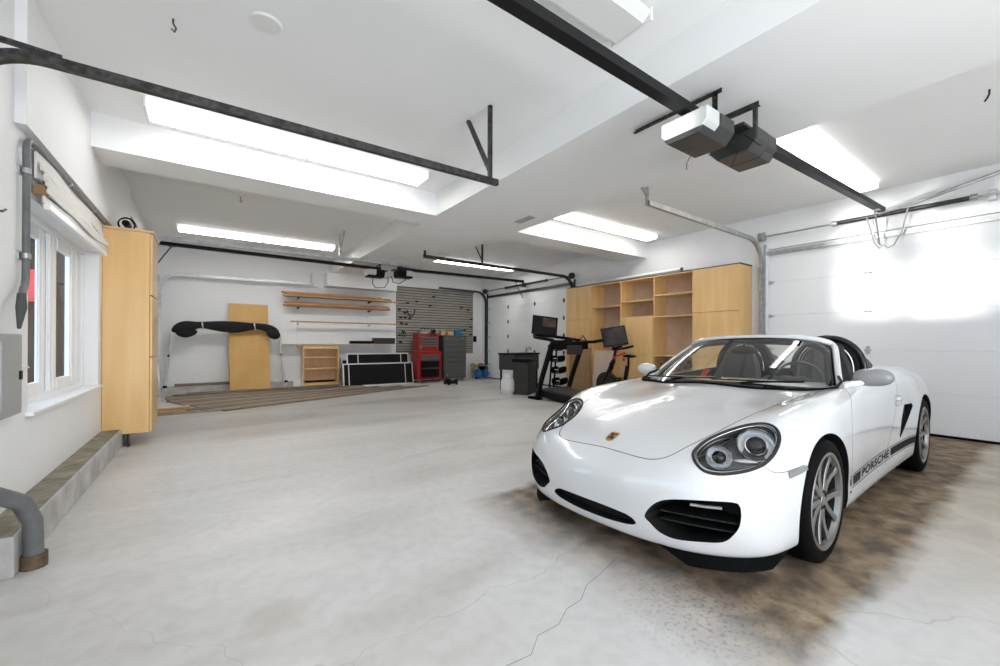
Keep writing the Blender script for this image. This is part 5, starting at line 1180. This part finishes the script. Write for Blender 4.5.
def seat(w0):
    st_ = bpy.data.objects.new('seat', None); COL.objects.link(st_); st_.parent = car
    mb = MB(); v = []; rows = [(1.18, .50, .25, .0), (1.20, .60, .25, .05), (1.45, .58, .25, .05), (1.52, .66, .25, .05), (1.60, .85, .245, .06), (1.66, .98, .20, .05), (1.70, 1.06, .14, .03), (1.72, 1.12, .13, .02), (1.73, 1.17, .09, .0)]
    prof = [(-1, -.1), (-.85, -.9), (-.6, -.2), (0, 0), (.6, -.2), (.85, -.9), (1, -.1), (.9, .9), (0, 1.2), (-.9, .9)]; n = len(prof)
    for a, z, hw, bo in rows:
        up = z < .62
        for px_, pd in prof: v.append((a+pd*.055 if not up else a, w0+px_*hw, z if not up else z-pd*.07))
    mb.add(v, [(i*n+q, (i+1)*n+q, (i+1)*n+(q+1) % n, i*n+(q+1) % n) for i in range(len(rows)-1) for q in range(n)] + [tuple(range(n)), tuple((len(rows)-1)*n+q for q in range(n))], True)
    LM(mb).build('backrest', seat_m, st_, subd=1)
    mb = MB(); mb.box(1.05, 1.50, w0-.24, w0+.24, .44, .56); LM(mb).build('cushion', seat_m, st_, bevel=.03)
    mb = MB(); mb.box(1.58, 1.60, w0-.12, w0+.12, .86, 1.0); 
    for s_ in (-1, 1):
        mb2 = MB(); mb2.sweep([(1.615, w0+s_*.09, 1.09), (1.565, w0+s_*.085, .98), (1.51, w0+s_*.08, .80), (1.42, w0+s_*.07, .62)], [(-.02, -.004), (.02, -.004), (.02, .004), (-.02, .004)], (1, 0, 0)); LM(mb2).build('belt_guide', cabin_m, st_)
    s2 = 1 if w0 > 0 else -1
    mb = MB(); mb.sweep([(1.52, w0+s2*.26, .90), (1.46, w0+s2*.27, .86), (1.40, w0+s2*.27, .80), (1.36, w0+s2*.27, .70)], [(-.028, -.004), (.028, -.004), (.028, .004), (-.028, .004)], (1, 0, 0)); LM(mb).build('seat_belt', belt_m, st_)
    return st_
seat(.37); seat(-.37)
for sg in (1, -1):
    mb = MB(); mb.tube([(1.74, sg*(.36+.27*math.cos(t)), .88+.33*math.sin(t)**.8) for t in [PI*k/20 for k in range(21)]], .026, 10); LM(mb).build('roll_hoop', black_gloss, car)
    mb = MB(); mb.tube([(1.715, sg*(.36+.20*math.cos(t)), .90+.255*math.sin(t)**.8) for t in [PI*k/20 for k in range(21)]], .008, 8); LM(mb).build('hoop_trim', chrome, car)
    # fairing behind each hoop
    mb = MB(); v = []; st2 = [(1.76, .26, .30), (1.9, .25, .26), (2.1, .24, .20), (2.35, .20, .12), (2.6, .14, .04)]; q = 13
    for a, hw, hh in st2:
        for k in range(q):
            t = PI*k/(q-1); v.append((a, sg*(.37+hw*math.cos(t)), .885+.02*min(1, (a-1.7))+hh*math.sin(t)**.85))
    mb.add(v, [(i*q+k, (i+1)*q+k, (i+1)*q+k+1, i*q+k+1) for i in range(len(st2)-1) for k in range(q-1)] + [tuple(range(q)), tuple((len(st2)-1)*q+k for k in range(q))], True); LM(mb).build('head_fairing', paint if False else mat('fairing_black', (.02, .02, .021), .5), car)
mb = MB(); mb.box(1.79, 1.83, -.62, .62, .45, .93); LM(mb).build('rear_bulkhead', cabin_m, car, bevel=.01)
mb = MB(); mb.box(.85, 1.7, -.09, .09, .43, .66); LM(mb).build('centre_console', cabin_m, car, bevel=.02)
mb = MB(); mb.tube([(.97, 0, 1.17), (.95, 0, 1.13)], .012, 8); mb.ball((.955, -.0, 1.105), (.02, .115, .034), 10); LM(mb).build('rear_view_mirror', black_plastic, car)
# door mirrors
silver_m = mat('mirror_shell_silver', (.25, .25, .255), .25, coat=.6)
for sg in (1, -1):
    mr = bpy.data.objects.new('door_mirror', None); COL.objects.link(mr); mr.parent = car
    mb = MB(); v = []; rows = [(.775, .02, .03), (.79, .045, .05), (.83, .06, .06), (.89, .062, .062), (.94, .055, .058), (.975, .038, .045), (.99, .012, .02)]; q = 16
    for w, hz, ha in rows:
        for k in range(q):
            t = 2*PI*k/q; cz = .925+.004*(w-.78)/.2
            v.append((.83+ha*math.cos(t)*(1 if math.cos(t) < 0 else .45)+(w-.78)*.10, sg*w, cz+hz*math.sin(t)))
    mb.add(v, [(i*q+k, (i+1)*q+k, (i+1)*q+(k+1) % q, i*q+(k+1) % q) for i in range(len(rows)-1) for k in range(q)] + [tuple(range(q)), tuple((len(rows)-1)*q+k for k in range(q))], True); LM(mb).build('mirror_shell', silver_m if sg == 1 else paint, mr, subd=1)
    mb = MB(); mb.sweep([(.70, sg*.745, .868), (.76, sg*.77, .885), (.81, sg*.83, .895)], [(-.028, -.014), (.028, -.014), (.022, .016), (-.022, .016)]); LM(mb).build('mirror_foot', paint, mr, bevel=.006)
    mb = MB(); mb.box(.862, .868, sg*.80 if sg > 0 else -.96, .96 if sg > 0 else -.80, .885, .965); LM(mb).build('mirror_glass', chrome, mr)
    mb = MB(); mb.tube([(.62, sg*.735, .862), (.70, sg*.745, .90), (.80, sg*.70, .93)], .01, 6); LM(mb).build('quarter_seal', black_plastic, mr)
# tail lamps, exhaust side is hidden; a tail lamp each for completeness
for sg in (1, -1):
    patch('tail_lamp', [(3.02, .80*sg, .70), (3.12, .76*sg, .78), (3.30, .6*sg, .80), (3.30, .6*sg, .72), (3.12, .8*sg, .66)], (.8, .6*sg, .0), mat('tail_red', (.35, .02, .02), .2), off=.003, rings=3)
